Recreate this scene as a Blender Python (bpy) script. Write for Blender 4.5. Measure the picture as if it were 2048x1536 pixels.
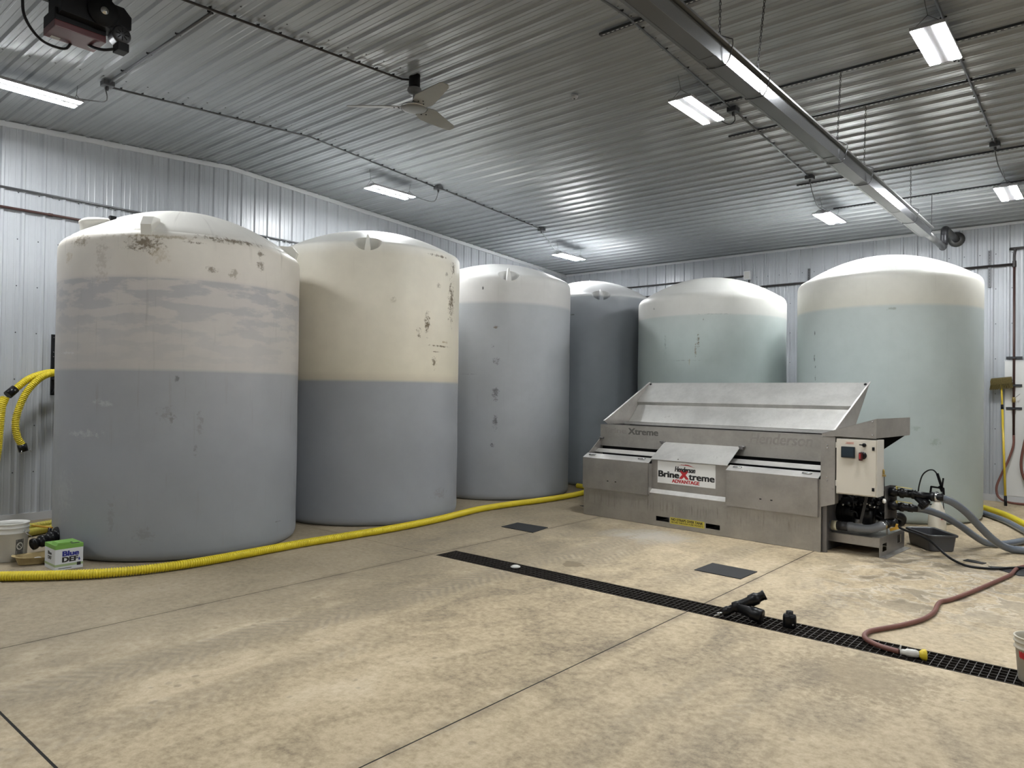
import bpy, bmesh, math, random
from mathutils import Vector, Matrix

random.seed(7)
for o in list(bpy.data.objects):
    bpy.data.objects.remove(o, do_unlink=True)
scene = bpy.context.scene
C = scene.collection

# ------------------------------------------------------------------ camera, world, exposure
cam_d = bpy.data.cameras.new('camera')
cam_d.sensor_fit = 'HORIZONTAL'
cam_d.sensor_width = 36.0
cam_d.lens = 1444.258 * 36.0 / 2048.0
cam_d.clip_start = 0.05
cam_d.clip_end = 100
cam = bpy.data.objects.new('camera', cam_d)
C.objects.link(cam)
cam.location = (0.0, 0.0, 1.7)
cam.rotation_euler = (math.radians(90.7535), math.radians(-0.74425), math.radians(40.4611))
scene.camera = cam

world = bpy.data.worlds.new('world')
scene.world = world
world.use_nodes = True
world.node_tree.nodes['Background'].inputs[0].default_value = (0.5, 0.55, 0.6, 1)
world.node_tree.nodes['Background'].inputs[1].default_value = 0.02

scene.view_settings.view_transform = 'Standard'
scene.view_settings.look = 'None'
scene.view_settings.gamma = 1.0
scene.view_settings.use_curve_mapping = False
scene.view_settings.exposure = 2.87
scene.cycles.max_bounces = 6
scene.cycles.diffuse_bounces = 4
scene.cycles.glossy_bounces = 3
scene.cycles.transmission_bounces = 2
LAMP = 36.0            # emission of the LED lenses

# ------------------------------------------------------------------ room measures (metres)
XL, XR = -10.682, 5.6          # left wall, right wall
YB, YF = 14.543, -3.22         # back wall, front wall
RY, RZ, RS = 5.65, 5.21, 0.0595  # ridge position, height, slope
def zc(y):
    return RZ - RS * abs(y - RY)

# ------------------------------------------------------------------ helpers
def tag(o, label=None, cat=None, group=None, kind=None):
    if label: o['label'] = label
    if cat: o['category'] = cat
    if group: o['group'] = group
    if kind: o['kind'] = kind
    return o

def empty(name, loc=(0, 0, 0), rz=0.0, label=None, cat=None, group=None, parent=None):
    o = bpy.data.objects.new(name, None)
    C.objects.link(o)
    o.location = loc
    o.rotation_euler = (0, 0, rz)
    o.empty_display_size = 0.1
    if parent: o.parent = parent
    return tag(o, label, cat, group)

class MB:
    """collects shapes, builds ONE mesh object"""
    def __init__(self):
        self.v = []; self.f = []; self.smooth = []
    def add(self, vs, fs, sm=False):
        n = len(self.v)
        self.v += [tuple(p) for p in vs]
        for f in fs:
            self.f.append(tuple(i + n for i in f)); self.smooth.append(sm)
        return self
    def box(self, x0, y0, z0, x1, y1, z1):
        return self.add([(x0,y0,z0),(x1,y0,z0),(x1,y1,z0),(x0,y1,z0),(x0,y0,z1),(x1,y0,z1),(x1,y1,z1),(x0,y1,z1)],
            [(0,3,2,1),(4,5,6,7),(0,1,5,4),(1,2,6,5),(2,3,7,6),(3,0,4,7)])
    def obox(self, p0, p1, w, h, up=(0,0,1)):
        """box beam from p0 to p1, width w, height h"""
        a, b = Vector(p0), Vector(p1); d = (b - a).normalized(); up = Vector(up)
        s = d.cross(up)
        if s.length < 1e-5: s = d.cross(Vector((1,0,0)))
        s.normalize(); u = s.cross(d).normalized()
        vs = []
        for q in (a, b):
            for i, j in ((-1,-1),(1,-1),(1,1),(-1,1)):
                vs.append(q + s*(i*w/2) + u*(j*h/2))
        return self.add(vs, [(0,1,2,3),(7,6,5,4),(0,4,5,1),(1,5,6,2),(2,6,7,3),(3,7,4,0)])
    def prism(self, poly, axis, a0, a1):
        """extrude polygon (list of 2d) along axis: 0 -> poly is (y,z), 1 -> (x,z), 2 -> (x,y)"""
        n = len(poly)
        def mk(p, a):
            if axis == 0: return (a, p[0], p[1])
            if axis == 1: return (p[0], a, p[1])
            return (p[0], p[1], a)
        vs = [mk(p, a0) for p in poly] + [mk(p, a1) for p in poly]
        fs = [tuple(range(n)), tuple(range(2*n-1, n-1, -1))]
        for i in range(n):
            j = (i+1) % n
            fs.append((i, i+n, j+n, j))
        return self.add(vs, fs)
    def lathe(self, prof, center=(0,0,0), seg=24, axis=(0,0,1), sm=True, a0=0.0):
        """revolve (r, h) profile about axis through center; r==0 ends close"""
        c = Vector(center); ax = Vector(axis).normalized()
        t = Vector((1,0,0)) if abs(ax.x) < 0.9 else Vector((0,1,0))
        if abs(ax.z) > 0.999: e1, e2 = Vector((1,0,0)), Vector((0,1,0)) * (1 if ax.z > 0 else -1)
        else:
            e1 = ax.cross(t).normalized(); e2 = ax.cross(e1).normalized()
        vs, fs, rings = [], [], []
        for r, h in prof:
            if r < 1e-6:
                rings.append([len(vs)]); vs.append(c + ax*h)
            else:
                ring = []
                for k in range(seg):
                    a = a0 + 2*math.pi*k/seg
                    ring.append(len(vs)); vs.append(c + ax*h + e1*(r*math.cos(a)) + e2*(r*math.sin(a)))
                rings.append(ring)
        for A, B in zip(rings[:-1], rings[1:]):
            for k in range(seg):
                k2 = (k+1) % seg
                if len(A) == 1 and len(B) == 1: continue
                if len(A) == 1: fs.append((A[0], B[k2], B[k]))
                elif len(B) == 1: fs.append((A[k], A[k2], B[0]))
                else: fs.append((A[k], A[k2], B[k2], B[k]))
        return self.add(vs, fs, sm)
    def tube(self, pts, r, seg=10, rfun=None, cap=True, sm=True):
        pts = [Vector(p) for p in pts]
        n = len(pts); tang = []
        for i in range(n):
            d = pts[min(i+1, n-1)] - pts[max(i-1, 0)]
            tang.append(d.normalized() if d.length > 1e-9 else Vector((0,0,1)))
        t0 = tang[0]
        ref = Vector((0,0,1)) if abs(t0.z) < 0.9 else Vector((1,0,0))
        nrm = (ref - t0*ref.dot(t0)).normalized()
        vs, fs = [], []
        for i in range(n):
            t = tang[i]
            nrm = (nrm - t*nrm.dot(t)).normalized()
            b = t.cross(nrm)
            rr = r if rfun is None else rfun(i)
            for k in range(seg):
                a = 2*math.pi*k/seg
                vs.append(pts[i] + nrm*(rr*math.cos(a)) + b*(rr*math.sin(a)))
        for i in range(n-1):
            for k in range(seg):
                k2 = (k+1) % seg
                fs.append((i*seg+k, i*seg+k2, (i+1)*seg+k2, (i+1)*seg+k))
        self.add(vs, fs, sm)
        if cap:
            m = len(self.v) - len(vs)
            self.f.append(tuple(m+k for k in range(seg-1, -1, -1))); self.smooth.append(False)
            self.f.append(tuple(m+(n-1)*seg+k for k in range(seg))); self.smooth.append(False)
        return self
    def mesh(self, name):
        me = bpy.data.meshes.new(name)
        me.from_pydata(self.v, [], self.f)
        me.polygons.foreach_set('use_smooth', self.smooth)
        bm = bmesh.new(); bm.from_mesh(me)
        bmesh.ops.recalc_face_normals(bm, faces=bm.faces)
        bm.to_mesh(me); bm.free()
        me.update()
        return me
    def build(self, name, mat, parent=None, bevel=0.0, loc=None):
        me = self.mesh(name)
        if bevel > 0:
            bm = bmesh.new(); bm.from_mesh(me)
            es = [e for e in bm.edges if len(e.link_faces) == 2 and e.calc_face_angle(0) > 0.5]
            bmesh.ops.bevel(bm, geom=es, offset=bevel, segments=2, affect='EDGES', profile=0.7, clamp_overlap=True)
            bm.to_mesh(me); bm.free()
        o = bpy.data.objects.new(name, me)
        if mat: me.materials.append(mat)
        C.objects.link(o)
        if loc: o.location = loc
        if parent: o.parent = parent
        return o

def link_mesh(name, me, parent=None, loc=(0,0,0), rot=(0,0,0)):
    o = bpy.data.objects.new(name, me); C.objects.link(o)
    o.location = loc; o.rotation_euler = rot
    if parent: o.parent = parent
    return o

def smooth_path(pts, step=0.03):
    """Catmull-Rom through pts, resampled evenly"""
    P = [Vector(p) for p in pts]
    P = [P[0]*2 - P[1]] + P + [P[-1]*2 - P[-2]]
    out = []
    for i in range(1, len(P)-2):
        a, b, c, d = P[i-1], P[i], P[i+1], P[i+2]
        m = max(2, int((c-b).length/ (step*0.4)))
        for k in range(m):
            t = k/m
            out.append(0.5*((2*b) + (c-a)*t + (2*a-5*b+4*c-d)*t*t + (3*b-a-3*c+d)*t**3))
    out.append(P[-2])
    res = [out[0]]; acc = 0.0
    for i in range(1, len(out)):
        seg = out[i]-out[i-1]; L = seg.length
        while acc + L >= step:
            f = (step-acc)/L
            q = out[i]-seg*(1-f)
            res.append(q.copy())
            seg = out[i]-q; L = seg.length; acc = 0.0
            if L < 1e-9: break
        acc += L
    if (res[-1]-out[-1]).length > step*0.3: res.append(out[-1])
    return res

def text_obj(body, mat, parent, fit_w, fit_h, bold=0.0, shear=0.0, name='lettering'):
    """mesh lettering lying in local XZ plane facing -Y, centred, fitted to fit_w x fit_h; bold = stroke widening as a share of the letter height"""
    cu = bpy.data.curves.new('txt', 'FONT')
    cu.body = body; cu.size = 1.0; cu.shear = shear
    cu.align_x = 'CENTER'; cu.align_y = 'CENTER'; cu.resolution_u = 3
    to = bpy.data.objects.new('txt', cu); C.objects.link(to)
    dg = bpy.context.evaluated_depsgraph_get()
    src = bpy.data.meshes.new_from_object(to.evaluated_get(dg))
    bpy.data.objects.remove(to, do_unlink=True)
    xs = [v.co.x for v in src.vertices]; ys = [v.co.y for v in src.vertices]
    w, h = max(xs)-min(xs), max(ys)-min(ys); cx, cy = (max(xs)+min(xs))/2, (max(ys)+min(ys))/2
    bx_, bz_ = bold*fit_h, bold*fit_h*0.45
    base = [((v.co.x-cx)*(fit_w-2*bx_)/w, (v.co.y-cy)*(fit_h-2*bz_)/h) for v in src.vertices]
    polys = [tuple(p.vertices) for p in src.polygons]
    offs = [(0, 0)] if bold <= 0 else [(-bx_, bz_), (bx_, bz_), (-bx_, -bz_), (bx_, -bz_), (0, 0)]
    vs, fs = [], []
    for k, (ox, oz) in enumerate(offs):
        n = len(vs)
        vs += [(x+ox, -0.00004*k, z+oz) for x, z in base]
        fs += [tuple(i+n for i in p) for p in polys]
    me = bpy.data.meshes.new(name); me.from_pydata(vs, [], fs); me.update()
    bpy.data.meshes.remove(src)
    me.materials.append(mat)
    o = bpy.data.objects.new(name, me); C.objects.link(o)
    if parent: o.parent = parent
    return o

# ------------------------------------------------------------------ materials
def new_mat(name):
    m = bpy.data.materials.new(name); m.use_nodes = True
    nt = m.node_tree
    return m, nt, nt.nodes['Principled BSDF']

def srgb(r, g, b):
    f = lambda c: (c/255/12.92) if c/255 <= 0.04045 else ((c/255+0.055)/1.055)**2.4
    return (f(r), f(g), f(b), 1.0)

def simple(name, col, rough=0.5, metal=0.0, noise=0.0, scale=8.0, spec=0.5, emit=None, strength=0.0, bump=0.0):
    m, nt, b = new_mat(name)
    b.inputs['Base Color'].default_value = col
    b.inputs['Roughness'].default_value = rough
    b.inputs['Metallic'].default_value = metal
    b.inputs['Specular IOR Level'].default_value = spec
    if emit:
        b.inputs['Emission Color'].default_value = emit
        b.inputs['Emission Strength'].default_value = strength
    if noise > 0 or bump > 0:
        tc = nt.nodes.new('ShaderNodeTexCoord')
        nz = nt.nodes.new('ShaderNodeTexNoise')
        nz.inputs['Scale'].default_value = scale; nz.inputs['Detail'].default_value = 6
        nt.links.new(tc.outputs['Object'], nz.inputs['Vector'])
        if noise > 0:
            mp = nt.nodes.new('ShaderNodeMapRange')
            mp.inputs['To Min'].default_value = 1-noise; mp.inputs['To Max'].default_value = 1+noise
            nt.links.new(nz.outputs['Fac'], mp.inputs['Value'])
            mx = nt.nodes.new('ShaderNodeMix'); mx.data_type = 'RGBA'; mx.blend_type = 'MULTIPLY'
            mx.inputs['Factor'].default_value = 1
            mx.inputs['A'].default_value = col
            nt.links.new(mp.outputs['Result'], mx.inputs['B'])
            nt.links.new(mx.outputs['Result'], b.inputs['Base Color'])
        if bump > 0:
            bp = nt.nodes.new('ShaderNodeBump'); bp.inputs['Strength'].default_value = bump
            bp.inputs['Distance'].default_value = 0.01
            nt.links.new(nz.outputs['Fac'], bp.inputs['Height'])
            nt.links.new(bp.outputs['Normal'], b.inputs['Normal'])
    return m

class NG:
    """small node-graph helper"""
    def __init__(self, nt): self.nt = nt
    def val(self, x):
        return x
    def _in(self, sock, x):
        if hasattr(x, 'links') or isinstance(x, bpy.types.NodeSocket): self.nt.links.new(x, sock)
        else: sock.default_value = x
    def math(self, op, a, b=0.0, c=0.0, clamp=False):
        n = self.nt.nodes.new('ShaderNodeMath'); n.operation = op; n.use_clamp = clamp
        self._in(n.inputs[0], a); self._in(n.inputs[1], b); self._in(n.inputs[2], c)
        return n.outputs[0]
    def noise(self, vec, scale, detail=4, rough=0.5, dist=0.0):
        n = self.nt.nodes.new('ShaderNodeTexNoise')
        n.inputs['Scale'].default_value = scale; n.inputs['Detail'].default_value = detail
        n.inputs['Roughness'].default_value = rough; n.inputs['Distortion'].default_value = dist
        self.nt.links.new(vec, n.inputs['Vector'])
        return n.outputs['Fac']
    def mapping(self, vec, scale=(1,1,1), loc=(0,0,0), rot=(0,0,0)):
        n = self.nt.nodes.new('ShaderNodeMapping')
        n.inputs['Scale'].default_value = scale; n.inputs['Location'].default_value = loc; n.inputs['Rotation'].default_value = rot
        self.nt.links.new(vec, n.inputs['Vector'])
        return n.outputs[0]
    def ramp(self, fac, stops, interp='LINEAR'):
        n = self.nt.nodes.new('ShaderNodeValToRGB'); n.color_ramp.interpolation = interp
        el = n.color_ramp.elements
        while len(el) > 1: el.remove(el[-1])
        el[0].position = stops[0][0]; el[0].color = stops[0][1]
        for p, c in stops[1:]:
            e = el.new(p); e.color = c
        self.nt.links.new(fac, n.inputs[0])
        return n.outputs['Color']
    def smooth(self, x, a, b, lo=0.0, hi=1.0):
        n = self.nt.nodes.new('ShaderNodeMapRange'); n.interpolation_type = 'SMOOTHSTEP'
        n.inputs['From Min'].default_value = a; n.inputs['From Max'].default_value = b
        n.inputs['To Min'].default_value = lo; n.inputs['To Max'].default_value = hi
        self._in(n.inputs['Value'], x)
        return n.outputs[0]
    def mix(self, fac, a, b, mode='MIX'):
        n = self.nt.nodes.new('ShaderNodeMix'); n.data_type = 'RGBA'; n.blend_type = mode
        self._in(n.inputs['Factor'], fac); self._in(n.inputs['A'], a); self._in(n.inputs['B'], b)
        return n.outputs['Result']
    def sep(self, vec):
        n = self.nt.nodes.new('ShaderNodeSeparateXYZ'); self.nt.links.new(vec, n.inputs[0]); return n.outputs
    def comb(self, x, y, z):
        n = self.nt.nodes.new('ShaderNodeCombineXYZ')
        self._in(n.inputs[0], x); self._in(n.inputs[1], y); self._in(n.inputs[2], z); return n.outputs[0]
    def objco(self):
        return self.nt.nodes.new('ShaderNodeTexCoord').outputs['Object']
    def pos(self):
        return self.nt.nodes.new('ShaderNodeNewGeometry').outputs['Position']

def panel_steel(name, col, rough):
    m, nt, b = new_mat(name); g = NG(nt)
    n1 = g.noise(g.pos(), 1.3, 3, 0.6)
    c = g.mix(1.0, col, g.smooth(n1, 0.25, 0.75, 0.96, 1.03), 'MULTIPLY')
    nt.links.new(c, b.inputs['Base Color'])
    b.inputs['Roughness'].default_value = rough
    b.inputs['Specular IOR Level'].default_value = 0.6
    return m

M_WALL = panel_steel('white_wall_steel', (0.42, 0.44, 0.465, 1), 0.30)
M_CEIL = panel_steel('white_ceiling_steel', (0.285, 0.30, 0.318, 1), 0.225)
M_TRIM = simple('white_trim', (0.55, 0.56, 0.57, 1), 0.4)
M_BACK = simple('wall_backing', (0.3, 0.3, 0.3, 1), 0.8)
M_SCREW = simple('screw_dark', (0.06, 0.06, 0.065, 1), 0.5, 0.5)
M_BOARD = simple('white_board', (0.66, 0.66, 0.64, 1), 0.45, noise=0.05, scale=3)
M_GALV = simple('galvanised', (0.42, 0.43, 0.44, 1), 0.35, 0.85, noise=0.15, scale=30)
M_STRUT = simple('strut_steel', (0.05, 0.052, 0.057, 1), 0.5, 0.4)
M_COND = simple('conduit_steel', (0.13, 0.132, 0.137, 1), 0.42, 0.7)
M_HOLE = simple('strut_hole', (0.5, 0.5, 0.5, 1), 0.6)
M_ALU = simple('aluminium_reflector', (0.42, 0.43, 0.45, 1), 0.16, 0.95, noise=0.04, scale=5)
M_ALU2 = simple('aluminium_dull', (0.12, 0.12, 0.118, 1), 0.42, 0.7, noise=0.06, scale=5)
M_BLACK = simple('black_plastic', (0.004, 0.004, 0.005, 1), 0.35, spec=0.3)
M_BLACKM = simple('black_matte', (0.005, 0.005, 0.006, 1), 0.6, spec=0.25)
M_RUBBER = simple('black_rubber', (0.006, 0.006, 0.007, 1), 0.5, spec=0.3)
M_DKRED = simple('dark_red_paint', (0.085, 0.02, 0.022, 1), 0.4)
M_RUST = simple('brown_pipe', (0.06, 0.028, 0.024, 1), 0.5, 0.2)
M_DKPIPE = simple('dark_pipe', (0.045, 0.04, 0.04, 1), 0.45, 0.4)
M_WHITEP = simple('white_plastic', (0.62, 0.61, 0.57, 1), 0.4, noise=0.05, scale=6)
M_IVORY = simple('ivory_lug', (0.66, 0.64, 0.58, 1), 0.5)
M_WHITE = simple('white_enamel', (0.7, 0.7, 0.7, 1), 0.4)
M_FANG = simple('fan_grey', (0.17, 0.17, 0.165, 1), 0.45)
M_FANB = simple('fan_blade', (0.24, 0.235, 0.215, 1), 0.5, noise=0.06, scale=10)
M_YELLOW = simple('yellow_pvc', (0.66, 0.53, 0.02, 1), 0.42, noise=0.1, scale=5)
M_OLIVE = simple('yellow_pvc_dirty', (0.47, 0.41, 0.06, 1), 0.5, noise=0.1, scale=5)
M_YPOLE = simple('yellow_pole', (0.65, 0.46, 0.03, 1), 0.35)
M_YHAND = simple('yellow_handle', (0.55, 0.31, 0.03, 1), 0.4)
M_YHAND2 = simple('yellow_valve_lever', (0.55, 0.47, 0.16, 1), 0.45)
M_GHOSE = simple('clear_grey_hose', (0.14, 0.16, 0.19, 1), 0.22, noise=0.08, scale=10)
M_RED = simple('red_rubber', (0.17, 0.066, 0.05, 1), 0.5, noise=0.12, scale=12)
M_REDT = simple('red_print', (0.42, 0.02, 0.025, 1), 0.5)
M_REDF = simple('red_faded', (0.5, 0.16, 0.12, 1), 0.5)
M_INK = simple('black_print', (0.008, 0.008, 0.009, 1), 0.5)
M_BLUEINK = simple('blue_print', (0.02, 0.025, 0.22, 1), 0.5)
M_GREENP = simple('green_print', (0.17, 0.36, 0.07, 1), 0.5)
M_PALEGRN = simple('pale_green_print', (0.33, 0.42, 0.23, 1), 0.5)
M_CARD = simple('white_card', (0.62, 0.64, 0.66, 1), 0.55, noise=0.04, scale=10)
M_SIGN = simple('sign_white', (0.72, 0.72, 0.70, 1), 0.4)
M_DECAL = simple('decal_yellow', (0.56, 0.47, 0.07, 1), 0.5)
M_CAB = simple('cabinet_beige', (0.60, 0.56, 0.48, 1), 0.4, noise=0.03, scale=3)
M_CABS = simple('cabinet_side', (0.60, 0.575, 0.52, 1), 0.4)
M_SCREEN = simple('screen_dark', (0.012, 0.018, 0.024, 1), 0.15)
M_TUB = simple('tub_grey', (0.075, 0.075, 0.08, 1), 0.45)
M_TRAY = simple('tray_tan', (0.40, 0.31, 0.15, 1), 0.6, noise=0.15, scale=25)
M_MAT = simple('rubber_mat', (0.020, 0.021, 0.023, 1), 0.6, spec=0.3, noise=0.3, scale=14)
M_TRENCH = simple('trench_dark', (0.004, 0.004, 0.004, 1), 0.9)
M_GRATE = simple('grate_steel', (0.045, 0.038, 0.032, 1), 0.5, 0.5, noise=0.3, scale=30)
M_CAST = simple('pump_cast', (0.006, 0.006, 0.007, 1), 0.3, 0.1, spec=0.4)
M_BRASS = simple('brass', (0.45, 0.33, 0.12, 1), 0.35, 0.8)
M_CHROME = simple('chrome', (0.6, 0.6, 0.6, 1), 0.2, 0.95)
M_GREYPVC = simple('grey_pvc', (0.16, 0.167, 0.18, 1), 0.35)
M_DGREYPVC = simple('dark_grey_pvc', (0.03, 0.03, 0.032, 1), 0.4)
M_BRUSH = simple('brush_bristle', (0.13, 0.10, 0.03, 1), 0.8, noise=0.5, scale=60, bump=0.6)
M_JOINT = simple('joint_dark', (0.010, 0.009, 0.007, 1), 0.9)
M_GHOST1 = simple('ghost_letter_dark', (0.13, 0.125, 0.115, 1), 0.55, 0.6, noise=0.5, scale=25)
M_GHOST2 = simple('ghost_letter_mid', (0.33, 0.31, 0.285, 1), 0.52, 0.75, noise=0.25, scale=20)
M_LENS = simple('led_lens', (0.9, 0.9, 0.9, 1), 0.5, emit=(0.96, 0.985, 1.0, 1), strength=LAMP)
M_HOUS = simple('lamp_housing', (0.30, 0.30, 0.31, 1), 0.5)
M_CHAIN = simple('chain_dark', (0.06, 0.06, 0.064, 1), 0.4, 0.7)

def stainless(name, base, rough, streak=0.0):
    m, nt, b = new_mat(name); g = NG(nt); p = g.objco()
    n1 = g.noise(p, 2.4, 6, 0.65); n2 = g.noise(p, 26, 5, 0.7); n3 = g.noise(g.mapping(p, (14, 14, 0.8)), 3, 6, 0.7)
    f = g.math('ADD', g.smooth(n1, 0.3, 0.72, 0.86, 1.1), g.smooth(n2, 0.25, 0.75, -0.06, 0.06))
    c = g.mix(1.0, base, f, 'MULTIPLY')
    # brown grime
    gr = g.math('MULTIPLY', g.smooth(n1, 0.55, 0.75), g.smooth(n2, 0.5, 0.7))
    c = g.mix(g.math('MULTIPLY', gr, 0.5), c, (0.10, 0.085, 0.06, 1))
    if streak > 0:
        z = g.sep(p)[2]
        band = g.math('MULTIPLY', g.smooth(z, 0.12, 0.24), g.smooth(z, 0.40, 0.27))
        st = g.math('MULTIPLY', g.math('MULTIPLY', band, g.smooth(n3, 0.5, 0.72)), streak)
        c = g.mix(st, c, (0.07, 0.055, 0.03, 1))
    nt.links.new(c, b.inputs['Base Color'])
    b.inputs['Metallic'].default_value = 0.75
    nt.links.new(g.smooth(n2, 0.2, 0.8, rough-0.08, rough+0.12), b.inputs['Roughness'])
    return m
M_SS = stainless('stainless_hull', (0.385, 0.365, 0.335, 1), 0.46, 0.5)
M_SSF = stainless('stainless_flap', (0.375, 0.355, 0.33, 1), 0.44)
M_SSL = stainless('stainless_light', (0.56, 0.55, 0.525, 1), 0.45)
M_SSD = stainless('stainless_dark', (0.20, 0.19, 0.185, 1), 0.5)

def concrete():
    m, nt, b = new_mat('concrete_floor'); g = NG(nt); p = g.pos(); s = g.sep(p)
    big = g.noise(p, 0.35, 3, 0.5, 0.5)
    mid = g.noise(g.mapping(p, (1.5, 1.0, 1)), 1.7, 5, 0.62, 0.8)
    fine = g.noise(p, 19.0, 7, 0.78)
    nn = g.noise(p, 3.4, 5, 0.6, 0.8)
    f = g.math('ADD', g.math('MULTIPLY', big, 0.28), g.math('ADD', g.math('MULTIPLY', mid, 0.36), g.math('MULTIPLY', fine, 0.46)))
    col = g.ramp(f, [(0.43, (0.19, 0.148, 0.096, 1)), (0.52, (0.365, 0.29, 0.187, 1)), (0.58, (0.46, 0.37, 0.243, 1)), (0.68, (0.58, 0.485, 0.345, 1))])
    # greyer, dirtier concrete towards the tank row; light falloff painted in too
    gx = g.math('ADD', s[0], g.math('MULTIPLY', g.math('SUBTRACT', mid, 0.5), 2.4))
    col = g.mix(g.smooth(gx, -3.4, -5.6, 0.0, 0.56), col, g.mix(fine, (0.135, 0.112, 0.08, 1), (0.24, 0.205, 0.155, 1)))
    # dirt along the saw cuts
    for xj in (-5.57, -2.64):
        dj = g.math('ABSOLUTE', g.math('SUBTRACT', s[0], xj))
        col = g.mix(g.math('MULTIPLY', g.smooth(dj, 0.10, 0.0), g.smooth(nn, 0.35, 0.7, 0.1, 0.5)), col, (0.13, 0.105, 0.075, 1))
    # tyre tracks running along y
    wob = g.math('MULTIPLY', g.math('SUBTRACT', big, 0.5), 0.7)
    sx = g.math('ADD', s[0], wob)
    tread = g.smooth(mid, 0.36, 0.62, 0.35, 1.0)
    for xc, w, y0, y1, amt in ((-4.55, 0.25, 0.6, 8.6, 0.55), (-3.2, 0.22, 5.6, 8.6, 0.6), (-4.2, 0.24, 5.4, 8.2, 0.5), (-3.85, 0.18, 0.4, 3.6, 0.35), (-1.95, 0.10, 2.3, 4.9, 0.35), (-1.6, 0.10, 2.3, 4.9, 0.3)):
        d = g.math('ABSOLUTE', g.math('SUBTRACT', sx, xc))
        wave = g.math('SINE', g.math('ADD', g.math('MULTIPLY', s[1], 70.0), g.math('ADD', g.math('MULTIPLY', d, 60.0), g.math('MULTIPLY', nn, 9.0))))
        k = g.math('MULTIPLY', g.math('MULTIPLY', g.smooth(d, w, w*0.35), g.smooth(wave, -0.8, 1.0, 0.45, 1.0)), g.math('MULTIPLY', g.math('MULTIPLY', g.smooth(s[1], y0, y0+0.9), g.smooth(s[1], y1, y1-0.9)), tread))
        col = g.mix(g.math('MULTIPLY', k, amt), col, (0.16, 0.138, 0.112, 1))
    # water / brine marks near the pump, pale salt edges
    dx = g.math('ADD', s[0], 1.35); dy = g.math('MULTIPLY', g.math('SUBTRACT', s[1], 7.8), 0.6)
    rr = g.math('SQRT', g.math('ADD', g.math('MULTIPLY', dx, dx), g.math('MULTIPLY', dy, dy)))
    zone = g.smooth(rr, 1.35, 0.5)
    wet = g.math('MULTIPLY', zone, g.smooth(nn, 0.53, 0.56))
    salt = g.math('MULTIPLY', zone, g.math('MULTIPLY', g.smooth(nn, 0.47, 0.52), g.smooth(nn, 0.545, 0.525)))
    col = g.mix(g.math('MULTIPLY', wet, 0.5), col, (0.16, 0.135, 0.10, 1))
    col = g.mix(g.math('MULTIPLY', salt, 0.42), col, (0.58, 0.55, 0.49, 1))
    # scattered dark drips
    vor = nt.nodes.new('ShaderNodeTexVoronoi'); vor.inputs['Scale'].default_value = 8.0
    nt.links.new(p, vor.inputs['Vector'])
    drip = g.math('MULTIPLY', g.smooth(vor.outputs['Distance'], 0.22, 0.12), g.smooth(mid, 0.55, 0.62))
    col = g.mix(g.math('MULTIPLY', drip, 0.42), col, (0.15, 0.12, 0.085, 1))
    # damp brown patch beside the trench, brown spatter near the nozzle, salt smear before the machine
    def patch(x, y, kx, ky, r0, r1, wobble, src, amt, c):
        nonlocal col
        ax = g.math('MULTIPLY', g.math('SUBTRACT', s[0], x), kx); ay = g.math('MULTIPLY', g.math('SUBTRACT', s[1], y), ky)
        ar = g.math('ADD', g.math('SQRT', g.math('ADD', g.math('MULTIPLY', ax, ax), g.math('MULTIPLY', ay, ay))), g.math('MULTIPLY', g.math('SUBTRACT', src, 0.5), wobble))
        col = g.mix(g.math('MULTIPLY', g.smooth(ar, r0, r1), amt), col, c)
    patch(-4.22, 5.93, 1.0, 1.25, 0.15, 0.125, 0.5, nn, 0.75, (0.16, 0.125, 0.075, 1))
    patch(-1.25, 4.75, 1.0, 1.0, 0.55, 0.2, 1.2, fine, 0.45, (0.2, 0.15, 0.09, 1))
    patch(-4.35, 7.75, 0.8, 1.0, 0.5, 0.1, 0.9, mid, 0.55, (0.50, 0.48, 0.44, 1))
    nt.links.new(col, b.inputs['Base Color'])
    ro = g.math('SUBTRACT', g.smooth(mid, 0.3, 0.7, 0.62, 0.78), g.math('MULTIPLY', wet, 0.28))
    nt.links.new(ro, b.inputs['Roughness'])
    b.inputs['Specular IOR Level'].default_value = 0.4
    bp = nt.nodes.new('ShaderNodeBump'); bp.inputs['Strength'].default_value = 0.2; bp.inputs['Distance'].default_value = 0.004
    nt.links.new(fine, bp.inputs['Height'])
    nt.links.new(bp.outputs['Normal'], b.inputs['Normal'])
    return m
M_CONC = concrete()

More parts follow.
